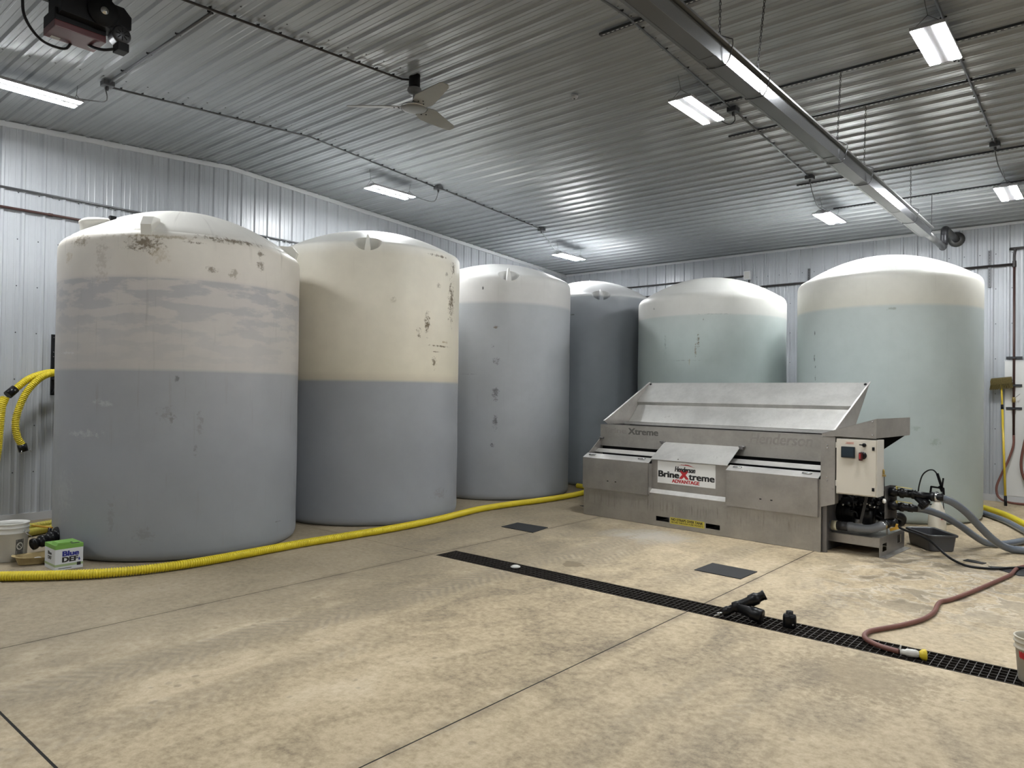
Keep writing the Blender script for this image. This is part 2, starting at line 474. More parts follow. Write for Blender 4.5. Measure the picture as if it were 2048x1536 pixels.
def tank_mat(name, stops, spots=(), streak=0.15, zmax=4.2, blotch=None, dirt=0.3, rough=0.46, level_wob=0.0):
    """plastic tank: colour by height (the liquid shows through), grime streaks, scuff spots (theta deg, z, half width m, half height m, colour, strength)"""
    m, nt, b = new_mat(name); g = NG(nt); p = g.objco(); s = g.sep(p)
    z = s[2]
    th = g.math('ARCTAN2', s[1], s[0])
    arc = g.math('MULTIPLY', th, 1.255)
    uv = g.comb(arc, z, 0.0)
    n_big = g.noise(uv, 0.9, 4, 0.55); n_mid = g.noise(uv, 4.5, 6, 0.65); n_fine = g.noise(uv, 18, 5, 0.75)
    n_st = g.noise(g.mapping(uv, (7.0, 0.45, 1)), 2.2, 5, 0.6)
    zz = z
    if level_wob: zz = g.math('ADD', z, g.math('MULTIPLY', g.math('SUBTRACT', n_mid, 0.5), level_wob))
    col = g.ramp(g.math('DIVIDE', zz, zmax), [(a/zmax, c) for a, c in stops])
    if blotch:
        z0, z1, bc, amt = blotch
        lay = g.noise(g.mapping(uv, (2.4, 7.5, 1)), 1.0, 5, 0.6)
        rowz = g.math('SINE', g.math('MULTIPLY', z, 48.0))
        zn = g.math('MULTIPLY', g.smooth(z, z0, z0+0.03), g.smooth(z, z1, z1-0.02))
        up = g.smooth(z, z0, z1, 0.25, 1.0)
        k = g.math('MULTIPLY', g.math('MULTIPLY', zn, up), g.math('MULTIPLY', g.smooth(g.math('ADD', lay, g.math('MULTIPLY', rowz, 0.05)), 0.44, 0.56), amt))
        col = g.mix(k, col, bc)
    col = g.mix(1.0, col, g.math('ADD', g.smooth(n_big, 0.3, 0.7, 0.95, 1.03), g.smooth(n_mid, 0.3, 0.7, -0.025, 0.025)), 'MULTIPLY')
    col = g.mix(g.math('MULTIPLY', g.smooth(n_st, 0.58, 0.78), streak), col, (0.20, 0.18, 0.15, 1))
    # small black scuffs
    sc = g.math('MULTIPLY', g.smooth(n_fine, 0.66, 0.72), g.smooth(n_mid, 0.56, 0.66))
    col = g.mix(g.math('MULTIPLY', sc, dirt), col, (0.10, 0.085, 0.065, 1))
    for (t, zc_, wx, wz, c, amt) in spots:
        da = g.math('DIVIDE', g.math('SUBTRACT', arc, math.radians(t)*1.255), wx)
        dz = g.math('DIVIDE', g.math('SUBTRACT', z, zc_), wz)
        d = g.math('SQRT', g.math('ADD', g.math('MULTIPLY', da, da), g.math('MULTIPLY', dz, dz)))
        e = g.math('ADD', g.math('SUBTRACT', 1.0, d), g.math('MULTIPLY', g.math('SUBTRACT', n_fine, 0.52), 4.2))
        k = g.math('MULTIPLY', g.smooth(e, 0.15, 0.9), g.smooth(d, 1.25, 0.8))
        col = g.mix(g.math('MULTIPLY', k, amt), col, c)
    nt.links.new(col, b.inputs['Base Color'])
    nt.links.new(g.smooth(n_mid, 0.3, 0.7, rough-0.06, rough+0.1), b.inputs['Roughness'])
    b.inputs['Specular IOR Level'].default_value = 0.45
    bp = nt.nodes.new('ShaderNodeBump'); bp.inputs['Strength'].default_value = 0.1; bp.inputs['Distance'].default_value = 0.02
    nt.links.new(g.math('ADD', n_big, g.math('MULTIPLY', n_mid, 0.3)), bp.inputs['Height'])
    nt.links.new(bp.outputs['Normal'], b.inputs['Normal'])
    return m

# ------------------------------------------------------------------ setting: walls and ceiling of ribbed liner panels
RIB = 0.2286
def rib_profile(s0, s1, phase, h=0.023):
    """(s, height) points of the ribbed sheet between s0 and s1; rib centres at phase + k*RIB, two small stiffeners between"""
    pts = [(s0, 0.0)]
    k = math.floor((s0 - phase)/RIB) - 1
    while phase + k*RIB < s1 + RIB:
        c = phase + k*RIB
        for ds, hh in ((-0.031, 0), (-0.0135, h), (0.0135, h), (0.031, 0),
                       (0.064, 0), (0.070, 0.0035), (0.084, 0.0035), (0.090, 0),
                       (0.138, 0), (0.144, 0.0035), (0.158, 0.0035), (0.164, 0)):
            if s0 < c+ds < s1: pts.append((c+ds, hh))
        k += 1
    pts.append((s1, 0.0))
    return pts

def strips(lo, hi, phase):
    """cut [lo, hi] into 4-rib panels whose seams fall just beside a rib"""
    cuts = [lo]
    c = phase + 0.045 + math.ceil((lo - phase)/RIB)*RIB
    while c < hi - 0.1:
        if c - cuts[-1] > 0.2: cuts.append(c)
        c += RIB*4
    cuts.append(hi)
    return list(zip(cuts[:-1], cuts[1:]))

def screw(mb, p, n, r=0.0085, h=0.004):
    mb.lathe([(r, 0.0), (r*0.8, h), (0, h*1.2)], p, 6, n, sm=False)

def wall_panels(parent, axis, base, sgn, lo, hi, phase, top):
    """axis 'x': wall plane x=base with panels along y; axis 'y': plane y=base with panels along x; sgn = inward direction"""
    for a, b in strips(lo, hi, phase):
        pr = rib_profile(a, b, phase)
        mb = MB(); vs = []; fs = []
        for s, h in pr:
            d = base + sgn*(h+0.004)
            t = top(s)
            vs += [(d, s, 0.06), (d, s, t)] if axis == 'x' else [(s, d, 0.06), (s, d, t)]
        for i in range(len(pr)-1):
            fs.append((2*i, 2*i+2, 2*i+3, 2*i+1))
        mb.add(vs, fs)
        mb.build('panel', M_WALL, parent)

def structure(o):
    o['kind'] = 'structure'; return o

wl = structure(MB().prism([(YF-0.2, -0.3), (YB+0.2, -0.3), (YB+0.2, zc(YB+0.2)+0.1), (RY, RZ+0.1), (YF-0.2, zc(YF-0.2)+0.1)], 0, XL-0.12, XL).build('wall_left', M_BACK))
wall_panels(wl, 'x', XL, 1, YF, YB, 0.161, lambda s: zc(s)-0.01)
wb = structure(MB().box(XL-0.12, YB, -0.3, XR+0.12, YB+0.12, zc(YB)+0.1).build('wall_back', M_BACK))
wall_panels(wb, 'y', YB, -1, XL, XR, 0.076, lambda s: zc(YB)-0.01)
wr_ = structure(MB().prism([(YF-0.2, -0.3), (YB+0.2, -0.3), (YB+0.2, zc(YB+0.2)+0.1), (RY, RZ+0.1), (YF-0.2, zc(YF-0.2)+0.1)], 0, XR, XR+0.12).build('wall_right', M_BACK))
wall_panels(wr_, 'x', XR, -1, YF, YB, 0.161, lambda s: zc(s)-0.01)
wf = structure(MB().box(XL-0.12, YF-0.12, -0.3, XR+0.12, YF, zc(YF)+0.1).build('wall_front', M_BACK))
wall_panels(wf, 'y', YF, 1, XL, XR, 0.076, lambda s: zc(YF)-0.01)

cl = structure(MB().prism([(YF-0.1, zc(YF-0.1)+0.012), (RY, RZ+0.012), (YB+0.1, zc(YB+0.1)+0.012), (YB+0.1, zc(YB)+0.2), (RY, RZ+0.2), (YF-0.1, zc(YF)+0.2)], 0, XL-0.1, XR+0.1).build('ceiling', M_BACK))
for lo, hi in ((YF, RY), (RY, YB)):
    for a, b in strips(lo, hi, 0.190):
        pr = rib_profile(a, b, 0.190)
        vs = []; fs = []
        for s, h in pr:
            z = zc(s) - h
            vs += [(XL, s, z), (XR, s, z)]
        for i in range(len(pr)-1):
            fs.append((2*i, 2*i+2, 2*i+3, 2*i+1))
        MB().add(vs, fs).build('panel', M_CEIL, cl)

# screws: too many and too small to single out
mb = MB()
for xr in (-8.36, -5.93, -3.5, -1.07, 1.36):
    k = 0
    y = 0.190 + 0.055 + math.ceil((YF-0.19)/RIB)*RIB
    while y < YB:
        screw(mb, (xr, y, zc(y)-0.0005), (0, 0, -1)); y += RIB
tag(mb.build('screw_heads', M_SCREW, cl), kind='stuff')
mb = MB()
for zr in (0.62, 1.21, 1.80, 2.39, 2.98, 3.57, 4.16):
    y = 0.161 - 0.052 + math.ceil((0.5-0.161)/RIB)*RIB
    while y < YB-0.1:
        screw(mb, (XL+0.004, y, zr), (1, 0, 0)); y += RIB
tag(mb.build('screw_heads', M_SCREW, wl), kind='stuff')
mb = MB()
for zr in (0.62, 1.21, 1.80, 2.39, 2.98, 3.57, 4.16):
    x = 0.076 + 0.052 + math.ceil((XL-0.076)/RIB)*RIB
    while x < 1.0:
        screw(mb, (x, YB-0.004, zr), (0, -1, 0)); x += RIB
tag(mb.build('screw_heads', M_SCREW, wb), kind='stuff')

# trims at the ceiling edge and base
mb = MB()
for a, b in ((YF, RY), (RY, YB)):
    mb.prism([(a, zc(a)-0.085), (b, zc(b)-0.085), (b, zc(b)-0.02), (a, zc(a)-0.02)], 0, XL, XL+0.032)
structure(mb.build('trim_1', M_TRIM))
structure(MB().box(XL, YB-0.030, zc(YB)-0.055, XR, YB, zc(YB)-0.012).build('trim_2', M_TRIM))
structure(MB().box(XL, YF, 0, XL+0.028, YB, 0.10).build('baseboard_left', M_TRIM))
structure(MB().box(XL, YB-0.032, 0, XR, YB, 0.11).build('baseboard_back', M_TRIM))

# ------------------------------------------------------------------ floor: concrete slabs between saw cuts
fl = structure(MB().box(XL-0.1, YF-0.1, -0.40, XR+0.1, YB+0.1, -0.25).build('floor', M_JOINT))
DX0, DY0, DY1 = -5.51, 5.262, 5.565    # trench drain
xs = [XL, -8.50, -5.57, -2.64, 0.29, 3.22, XR]
ys = [(YF, 1.158), (1.172, 5.258), (5.264, 9.33), (9.336, YB)]
for i in range(len(xs)-1):
    for j, (y0, y1) in enumerate(ys):
        x0, x1 = xs[i] + (0.005 if i else 0), xs[i+1] - (0.005 if i < len(xs)-2 else 0)
        mb = MB()
        if j == 2 and x1 > DX0:
            if x0 < DX0: mb.box(x0, y0, -0.25, DX0, DY1, 0.0)
            mb.box(x0, DY1, -0.25, x1, y1, 0.0)
        else:
            mb.box(x0, y0, -0.25, x1, y1, 0.0)
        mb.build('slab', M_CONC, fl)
# dark joint filler a little below the surface
mb = MB()
for x in xs[1:-1]: mb.box(x-0.0049, YF, -0.2, x+0.0049, DY0-0.01, -0.0012); mb.box(x-0.0049, DY1+0.001, -0.2, x+0.0049, YB, -0.0012)
for y0, y1 in ((1.158, 1.172), (9.33, 9.336)): mb.box(XL, y0, -0.2, XR, y1, -0.0012)
mb.box(XL, 5.2581, -0.2, DX0, 5.2639, -0.0012)
mb.build('joint_filler', M_JOINT, fl)

# trench walls and grate
tr = structure(MB().box(DX0, DY0+0.0005, -0.24, XR, DY0+0.006, -0.03).box(DX0, DY1-0.006, -0.24, XR, DY1-0.0005, -0.03).box(DX0+0.0005, DY0, -0.24, DX0+0.006, DY1, -0.03).box(DX0, DY0, -0.249, XR, DY1, -0.235).build('drain_trench', M_TRENCH))
gr = empty('trench_grate', (0, 0, 0), label='long dark steel grating over the floor drain trench', cat='grate')
GX1 = 1.2
MB().box(DX0+0.004, DY0+0.008, -0.03, GX1, DY0+0.013, 0.0).box(DX0+0.004, DY1-0.013, -0.03, GX1, DY1-0.008, 0.0).box(DX0+0.004, DY0+0.008, -0.03, DX0+0.009, DY1-0.008, 0.0).build('frame', M_GRATE, gr)
for k in range(1, 5):
    y = DY0+0.0105 + (DY1-DY0-0.021)*k/5
    MB().box(DX0+0.009, y-0.0022, -0.026, GX1, y+0.0022, -0.001).build('bearing_bar', M_GRATE, gr)
cb = MB().box(-0.0022, DY0+0.0135, -0.022, 0.0022, DY1-0.0135, -0.0005).mesh('cross_bar'); cb.materials.append(M_GRATE)
x = DX0+0.05
while x < GX1:
    link_mesh('cross_bar', cb, gr, (x, 0, 0)); x += 0.0445

# ------------------------------------------------------------------ lamps: LED high bays hung under the ceiling
LX = {'l': -8.85, 'm': -3.63, 'r': -1.30}
def fixture(x, y, z, label, group, jb=None, cord=None):
    t = empty('led_high_bay', (x, y, z), label=label, cat='lamp', group=group)
    W, LN = 0.27, 0.84
    MB().box(-W/2, -LN/2, 0.0, W/2, LN/2, 0.028).prism([(-0.08, 0.028), (0.08, 0.028), (0.05, 0.062), (-0.05, 0.062)], 1, -LN/2+0.05, LN/2-0.05).build('housing', M_HOUS, t)
    for s in (-1, 1):
        c = s*0.086
        MB().box(c-0.040, -LN/2+0.012, -0.004, c+0.040, LN/2-0.012, 0.0).build('lens', M_LENS, t)
    h = zc(y) - z
    for e in (-1, 1):
        ye = e*(LN/2-0.03)
        hc = zc(y+ye) - z
        mb = MB()
        mb.tube([(-0.10, ye, 0.03), (0, ye, 0.11)], 0.0025, 5).tube([(0.10, ye, 0.03), (0, ye, 0.11)], 0.0025, 5)
        mb.tube([(0, ye, 0.11), (0.03*e, ye, hc-0.012)], 0.0022, 5)
        mb.build('hanger', M_CHAIN, t)
    if cord:
        MB().tube(smooth_path(cord, 0.04), 0.006, 6).build('cord', M_COND if group.startswith('lamps along') else M_RUBBER, t)
    return t
rows = {1: 2.45, 2: 7.33, 3: 12.15}
zf = {1: 4.75, 2: 4.83, 3: 4.56}
fixture(LX['l'], 2.50, 4.83, 'LED lamp above the leftmost tank, cut by the left edge of the photo', 'lamps along the left wall', cord=[(0.02, 0.36, 0.06), (0.15, 0.5, 0.04), (0.33, 0.58, 0.02), (0.36, 0.55, 0.16)])
fixture(LX['l'], 7.36, 4.84, 'LED lamp in front of the left wall, above the cream tank', 'lamps along the left wall', cord=[(0.02, 0.36, 0.06), (0.12, 0.55, 0.0), (0.26, 0.70, -0.03), (0.34, 0.72, 0.14)])
fixture(LX['l'], 12.15, 4.55, 'small far LED lamp near the corner where the walls meet', 'lamps along the left wall', cord=[(0.02, -0.36, 0.06), (0.14, -0.7, 0.05), (0.25, -1.1, 0.18), (0.28, -1.34, 0.27)])
fixture(LX['m'], 7.35, 4.85, 'twin-lens LED lamp left of the long heater, the nearer one', 'lamps beside the heater', cord=[(0.02, 0.36, 0.06), (0.10, 0.58, 0.0), (0.15, 0.66, 0.06), (0.14, 0.64, 0.15)])
fixture(LX['m'], 12.02, 4.56, 'twin-lens LED lamp left of the long heater, the farther one', 'lamps beside the heater', cord=[(0.02, -0.36, 0.06), (0.05, -0.75, 0.04), (0.11, -1.15, 0.12), (0.13, -1.38, 0.30)])
fixture(LX['r'], 7.29, 4.85, 'brightest twin-lens LED lamp near the top right corner', 'lamps right of the heater', cord=[(0.02, 0.36, 0.06), (0.06, 0.52, 0.02), (0.10, 0.48, 0.1)])
fixture(-1.27, 12.12, 4.58, 'twin-lens LED lamp above the rightmost tank by the right edge', 'lamps right of the heater', cord=[(0.02, -0.36, 0.06), (0.02, -0.9, 0.06), (0.01, -1.25, 0.12), (0.0, -1.44, 0.27)])
# unseen lamps added to light the scene; left and middle continue the rows
fixture(LX['m'], 2.45, 4.72, 'LED lamp of the middle row, above the near floor outside the frame', 'lamps outside the frame')
fixture(LX['l'], -2.3, 4.55, 'LED lamp by the front wall, left row, outside the frame', 'lamps outside the frame')
fixture(3.6, 2.45, 4.72, 'LED lamp over the near right bay outside the frame', 'lamps outside the frame')
fixture(3.6, 7.3, 4.85, 'LED lamp over the middle right bay outside the frame', 'lamps outside the frame')

# ------------------------------------------------------------------ conduits on the ceiling
def conduit(name, label, pts, r=0.012, off=0.038, strap=RIB, mat=M_COND, group='ceiling conduits', ceilz=True):
    t = empty(name, (0, 0, 0), label=label, cat='conduit', group=group)
    P = []
    for q in pts:
        P.append((q[0], q[1], (zc(q[1])-off) if len(q) == 2 else q[2]))
    MB().tube(P, r, 8).build('pipe', mat, t)
    mb = MB(); n = 0
    for a, b in zip(P[:-1], P[1:]):
        a, b = Vector(a), Vector(b); L = (b-a).length; k = strap*0.6
        while k < L:
            p = a + (b-a)*(k/L)
            up = Vector((0, 0, 1)); d = (b-a).normalized(); sd = d.cross(up).normalized()
            mb.obox(p - sd*0.028 + up*0.012, p + sd*0.028 + up*0.012, 0.018, 0.004, d)
            mb.obox(p + up*0.004, p + up*0.022, 0.014, 0.02, d)
            k += strap
    if mb.v: tag(mb.build('straps', M_CHAIN, t), kind='stuff')
    return t
def jbox(p, label, group='ceiling junction boxes', s=0.055, d=0.05, mat=M_COND):
    x, y = p; z = zc(y) - 0.022
    t = empty('junction_box', (x, y, z), label=label, cat='junction box', group=group)
    MB().box(-s, -s, -d, s, s, 0).build('box', mat, t, bevel=0.004)
    MB().box(-s*0.96, -s*0.96, -d-0.004, s*0.96, s*0.96, -d).build('cover', mat, t)
    MB().lathe([(0.016, 0), (0.016, 0.03), (0.009, 0.05), (0.0, 0.05)], (0.0, 0.0, -d), 10, (0, 0, -1)).build('cord_grip', M_CHAIN, t)
conduit('conduit', 'long strapped conduit above the tank row on the left', [(-8.55, 3.1), (-8.52, RY), (-8.55, 8.02)])
conduit('conduit', 'strapped conduit running on to the far left lamp', [(-8.53, 8.14), (-8.58, 10.85)])
conduit('conduit', 'conduit crossing the ribs beside the dark door opener', [(-8.40, 3.06), (-6.15, 3.06)], strap=0.62)
conduit('conduit', 'dark conduit leading to the ceiling fan', [(-6.10, 0.6), (-6.09, 5.20), (-6.03, 5.285)], mat=M_DKPIPE)
conduit('conduit', 'conduit left of the long heater', [(-3.50, 3.0), (-3.50, RY), (-3.50, 7.93)], strap=RIB*2)
conduit('conduit', 'conduit reaching the box above the far middle lamp', [(-3.49, 8.03), (-3.50, 10.58)], strap=RIB*2)
conduit('conduit', 'conduit right of the heater ending above the rightmost tank', [(-1.25, 4.6), (-1.25, RY), (-1.25, 10.62)], strap=RIB*2)
jbox((-8.45, 3.06), 'grey box at the bend of the conduit beside the leftmost lamp')
jbox((-8.52, 8.08), 'grey box on the conduit above the cream tank')
jbox((-8.57, 10.86), 'grey box at the far end of the left conduit')
jbox((-3.49, 7.98), 'dark box on the conduit beside the nearer middle lamp', mat=M_STRUT)
jbox((-3.49, 10.64), 'box at the end of the middle conduit over the short strut end', mat=M_STRUT)
jbox((-1.26, 10.66), 'box at the end of the right conduit over a strut', mat=M_STRUT)
# strut channels
def strut(x0, x1, y, label):
    t = empty('strut_channel', (0, 0, 0), label=label, cat='strut', group='perforated struts across the ceiling')
    z = zc(y) - 0.0205; w = 0.0205
    MB().box(x0, y-w, z-0.021, x1, y-w+0.003, z).box(x0, y+w-0.003, z-0.021, x1, y+w, z).box(x0, y-w, z-0.021, x1, y+w, z-0.018).build('channel', M_STRUT, t)
    mb = MB(); x = x0+0.03
    while x < x1-0.03:
        mb.box(x, y-0.006, z-0.0217, x+0.026, y+0.006, z-0.0209); x += 0.0508
    tag(mb.build('slots', M_HOLE, t), kind='stuff')
strut(-3.88, -0.2, 5.79, 'perforated strut nearest the top edge of the photo')
strut(-3.68, 0.6, 7.78, 'perforated strut passing behind the brightest lamp')
strut(-3.86, -0.86, 8.71, 'perforated strut ending right of the right conduit')
strut(-3.77, 0.6, 10.93, 'perforated strut under the conduit end boxes')
strut(-3.66, 0.6, 12.32, 'perforated strut farthest back by the back wall')
# smoke detector like sensor
t = empty('ceiling_sensor', (-4.832, 6.70, zc(6.70)-0.019), label='tiny white sensor alone in the middle of the ceiling', cat='sensor')
MB().lathe([(0, 0), (0.042, 0), (0.042, -0.02), (0.030, -0.038), (0.0, -0.040)], (0, 0, 0), 16).build('body', M_HOUS, t)
MB().lathe([(0, -0.040), (0.010, -0.040), (0.010, -0.046), (0, -0.047)], (0, 0, 0), 10).build('eye', M_BLACK, t)

# ------------------------------------------------------------------ ceiling fan
fx, fy = -5.975, 5.285
fan = empty('ceiling_fan', (fx, fy, 0), label='grey three-blade ceiling fan', cat='fan')
zt = zc(fy)
MB().lathe([(0, zt), (0.062, zt), (0.062, zt-0.15), (0, zt-0.15)], (0, 0, 0), 20).build('outlet_box', M_BLACKM, fan)
MB().lathe([(0, zt-0.15), (0.075, zt-0.15), (0.078, zt-0.175), (0.055, zt-0.215), (0, zt-0.22)], (0, 0, 0), 24).build('canopy', M_FANG, fan)
MB().lathe([(0.016, zt-0.21), (0.016, zt-0.29), (0.022, zt-0.29), (0.046, zt-0.34), (0.046, zt-0.36), (0, zt-0.36)], (0, 0, 0), 16).build('downrod', M_FANG, fan)
zh = 4.845
MB().lathe([(0, zh+0.012), (0.10, zh+0.010), (0.142, zh-0.006), (0.146, zh-0.020), (0.138, zh-0.034), (0.10, zh-0.044), (0.0, zh-0.048)], (0, 0, 0), 32).build('motor', M_FANG, fan)
MB().lathe([(0.1465, zh-0.012), (0.150, zh-0.016), (0.150, zh-0.026), (0.1465, zh-0.030)], (0, 0, 0), 32).build('motor_ring', M_CHROME, fan)
for a in (101, 221, 344):
    ar = math.radians(a); d = Vector((math.cos(ar), math.sin(ar), 0)); sd = Vector((-math.sin(ar), math.cos(ar), 0))
    out = [(0.13, 0.075), (0.24, 0.105), (0.40, 0.090), (0.58, 0.068), (0.70, 0.055), (0.735, 0.030)]
    top, bot, vs, fs = [], [], [], []
    for r, w in out:
        tw = 0.34*(1-0.35*r/0.74)
        for s in (1, -1):
            p = d*r + sd*(s*w) + Vector((0, 0, zh-0.012 - s*w*math.sin(tw)))
            vs += [p + Vector((0, 0, 0.004)), p - Vector((0, 0, 0.004))]
    for i in range(len(out)-1):
        b0 = i*4; b1 = b0+4
        fs += [(b0, b1, b1+2, b0+2), (b0+1, b0+3, b1+3, b1+1), (b0, b0+1, b1+1, b1), (b0+2, b1+2, b1+3, b0+3)]
    e = (len(out)-1)*4
    fs += [(0, 2, 3, 1), (e, e+1, e+3, e+2)]
    bl = MB().add(vs, fs).build('blade', M_FANB, fan)
    for r, s in ((0.17, 0.03), (0.17, -0.03), (0.22, 0.0)):
        mb = MB(); screw(mb, d*r + sd*s + Vector((0, 0, zh-0.017-s*0.3)), (0, 0, -1), 0.009, 0.006)
        mb.build('blade_screw', M_BLACKM, bl)

# ------------------------------------------------------------------ garage door opener, top left
op = empty('door_opener', (-6.43, 2.09, 4.50), label='black and dark red door opener hanging from the ceiling', cat='door opener')
MB().box(-0.145, -0.19, 0.0, 0.115, 0.18, 0.055).build('cover', M_DKRED, op, bevel=0.006)
MB().box(-0.145, -0.19, 0.055, 0.115, 0.18, 0.15).build('housing', M_BLACKM, op, bevel=0.006)
MB().prism([(-0.17, 0.10), (-0.17, 0.30), (0.28, 0.30), (0.34, 0.24), (0.34, 0.14), (0.24, 0.09)], 0, 0.115, 0.20).build('side_plate', M_BLACKM, op, bevel=0.004)
MB().prism([(-0.17, 0.15), (-0.17, 0.30), (0.28, 0.30), (0.30, 0.16)], 0, -0.10, 0.115).build('frame', M_BLACKM, op)
MB().lathe([(0, 0), (0.115, 0), (0.115, 0.03), (0, 0.03)], (0.20, 0.12, 0.20), 28, (1, 0, 0)).build('pulley', M_BLACKM, op)
MB().lathe([(0, 0), (0.03, 0), (0.03, 0.012), (0.018, 0.012), (0.018, 0.02), (0, 0.02)], (0.231, 0.12, 0.20), 16, (1, 0, 0)).build('shaft_end', M_CHROME, op)
mo = MB().lathe([(0, 0), (0.062, 0), (0.072, 0.012), (0.072, 0.03), (0.062, 0.04), (0.062, 0.13), (0, 0.13)], (0.215, 0.265, 0.075), 24, (-1, 0, 0)).build('motor', M_CHAIN, op)
mb = MB()
for k in range(8):
    a = 2*math.pi*k/8
    mb.obox((0.2155, 0.265+0.018*math.cos(a), 0.075+0.018*math.sin(a)), (0.2155, 0.265+0.05*math.cos(a), 0.075+0.05*math.sin(a)), 0.008, 0.004, (1, 0, 0))
mb.build('vents', M_BLACKM, mo)
MB().box(0.10, 0.235, -0.055, 0.215, 0.32, 0.012).build('terminal_box', M_BLACKM, op, bevel=0.008)
MB().tube(smooth_path([(0.13, 0.24, -0.03), (0.09, 0.17, -0.05), (0.0, 0.12, -0.02), (-0.06, 0.10, 0.02)], 0.02), 0.012, 8).build('motor_cable', M_RUBBER, op)
MB().tube(smooth_path([(-0.06, -0.36, 0.27), (-0.14, -0.32, 0.10), (-0.19, -0.19, -0.02), (-0.16, -0.04, -0.045), (-0.12, 0.0, 0.0)], 0.02), 0.011, 8).build('cable', M_RUBBER, op)
for xx in (-0.09, 0.11):
    MB().box(xx-0.018, -4.6, 0.262, xx+0.018, 0.2, 0.298).build('rail', M_BLACKM, op)
for xx, yy in ((-0.09, -0.10), (0.11, 0.2)):
    MB().box(xx-0.016, yy-0.016, 0.298, xx+0.016, yy+0.016, zc(2.09+yy)-4.50-0.005).build('bracket', M_BLACKM, op)
mb = MB()
for k in range(5): mb.box(-0.125+k*0.009, -0.150, -0.0012, -0.120+k*0.009, -0.085, -0.0002)
mb.build('maker_label', M_SIGN, op)

# ------------------------------------------------------------------ radiant tube heater with chains
hx = -2.27
ht = empty('tube_heater', (hx, 0, 0), label='long grey tube heater hanging on chains under the ceiling', cat='heater')
HY0, HY1 = 0.9, 12.06
MB().prism([(-0.062, 4.100), (0.056, 4.100), (0.056, 4.104), (-0.062, 4.104)], 1, HY0, HY1).build('bottom_cover', M_ALU2, ht)
MB().prism([(0.056, 4.098), (0.068, 4.205), (0.064, 4.206), (0.052, 4.100)], 1, HY0, HY1).build('side_sheet', M_ALU, ht)
MB().prism([(-0.075, 4.110), (-0.072, 4.110), (-0.060, 4.215), (-0.063, 4.215)], 1, HY0, HY1).build('side_sheet', M_ALU2, ht)
MB().prism([(-0.066, 4.212), (0.098, 4.212), (0.098, 4.228), (-0.066, 4.228)], 1, HY0, HY1).build('top_cover', M_ALU2, ht)
MB().prism([(-0.100, 4.112), (-0.070, 4.106), (-0.070, 4.110), (-0.100, 4.117)], 1, HY0, HY1).build('lip', M_ALU2, ht)
MB().box(-0.066, HY1-0.001, 4.104, 0.062, HY1+0.006, 4.212).build('end_cap', M_ALU2, ht)
y = 2.0
while y < HY1:
    MB().box(-0.064, y, 4.0975, 0.0575, y+0.05, 4.0995).build('seam_band', M_ALU2, ht); y += 2.75
MB().tube([(0.0, HY1-0.05, 4.150), (0.0, 13.30, 4.150)], 0.05, 18).build('tube', M_ALU2, ht)
MB().tube(smooth_path([(0.0, 13.28, 4.14), (0.0, 13.36, 4.17), (0.0, 13.40, 4.24), (0.0, 13.41, 4.36)], 0.02), 0.055, 18).tube(smooth_path([(0.0, 13.41, 4.34), (0.0, 13.43, 4.43), (0.0, 13.50, 4.47), (0.0, 13.6, 4.475)], 0.02), 0.055, 18).build('elbow', M_CHAIN, ht)
MB().tube([(0.0, 13.58, 4.475), (0.0, YB-0.02, 4.475)], 0.052, 18).build('flue', M_ALU2, ht)
MB().lathe([(0.055, 0), (0.13, 0.0), (0.125, 0.03), (0.06, 0.05)], (0.0, YB-0.03, 4.475), 24, (0, -1, 0)).build('collar', M_ALU2, ht)
def link_chain(mb, p0, p1, r=0.0024, ln=0.034, w=0.007):
    a, b = Vector(p0), Vector(p1); d = (b-a); L = d.length; d.normalize()
    n = max(1, int(L/(ln*0.8)))
    for k in range(n):
        c = a + d*(L*(k+0.5)/n)
        s = Vector((1, 0, 0)) if k % 2 else Vector((0, 1, 0))
        q = [c + d*(ln/2) , c + d*(ln*0.3) + s*w, c - d*(ln*0.3) + s*w, c - d*(ln/2), c - d*(ln*0.3) - s*w, c + d*(ln*0.3) - s*w]
        for i in range(6):
            mb.obox(q[i], q[(i+1) % 6], r*1.8, r*1.8, s.cross(d))
for y, ys_ in ((4.90, 4.92), (5.60, 5.79), (7.68, 7.78), (8.66, 8.71), (10.94, 10.93)):
    mb = MB(); link_chain(mb, (0.02, ys_, zc(ys_)-0.04), (0.02, y, 4.31))
    tag(mb.build('chain', M_CHAIN, ht), kind=None)
    mb = MB()
    w = 0.0045
    pth = [(0.02, y, 4.31), (0.110, y+0.02, 4.262), (0.112, y+0.02, 4.225), (0.085, y+0.02, 4.125), (0.060, y+0.02, 4.092), (-0.02, y+0.02, 4.090), (-0.085, y+0.02, 4.100), (-0.098, y+0.02, 4.22), (0.02, y, 4.31)]
    for a, b in zip(pth[:-1], pth[1:]): mb.tube([a, b], w, 6)
    mb.build('wire_hanger', M_CHAIN, ht)
MB().tube([(0.02, 12.32, zc(12.32)-0.04), (0.01, 12.36, 4.20)], 0.004, 6).build('tube_strap', M_CHAIN, ht)

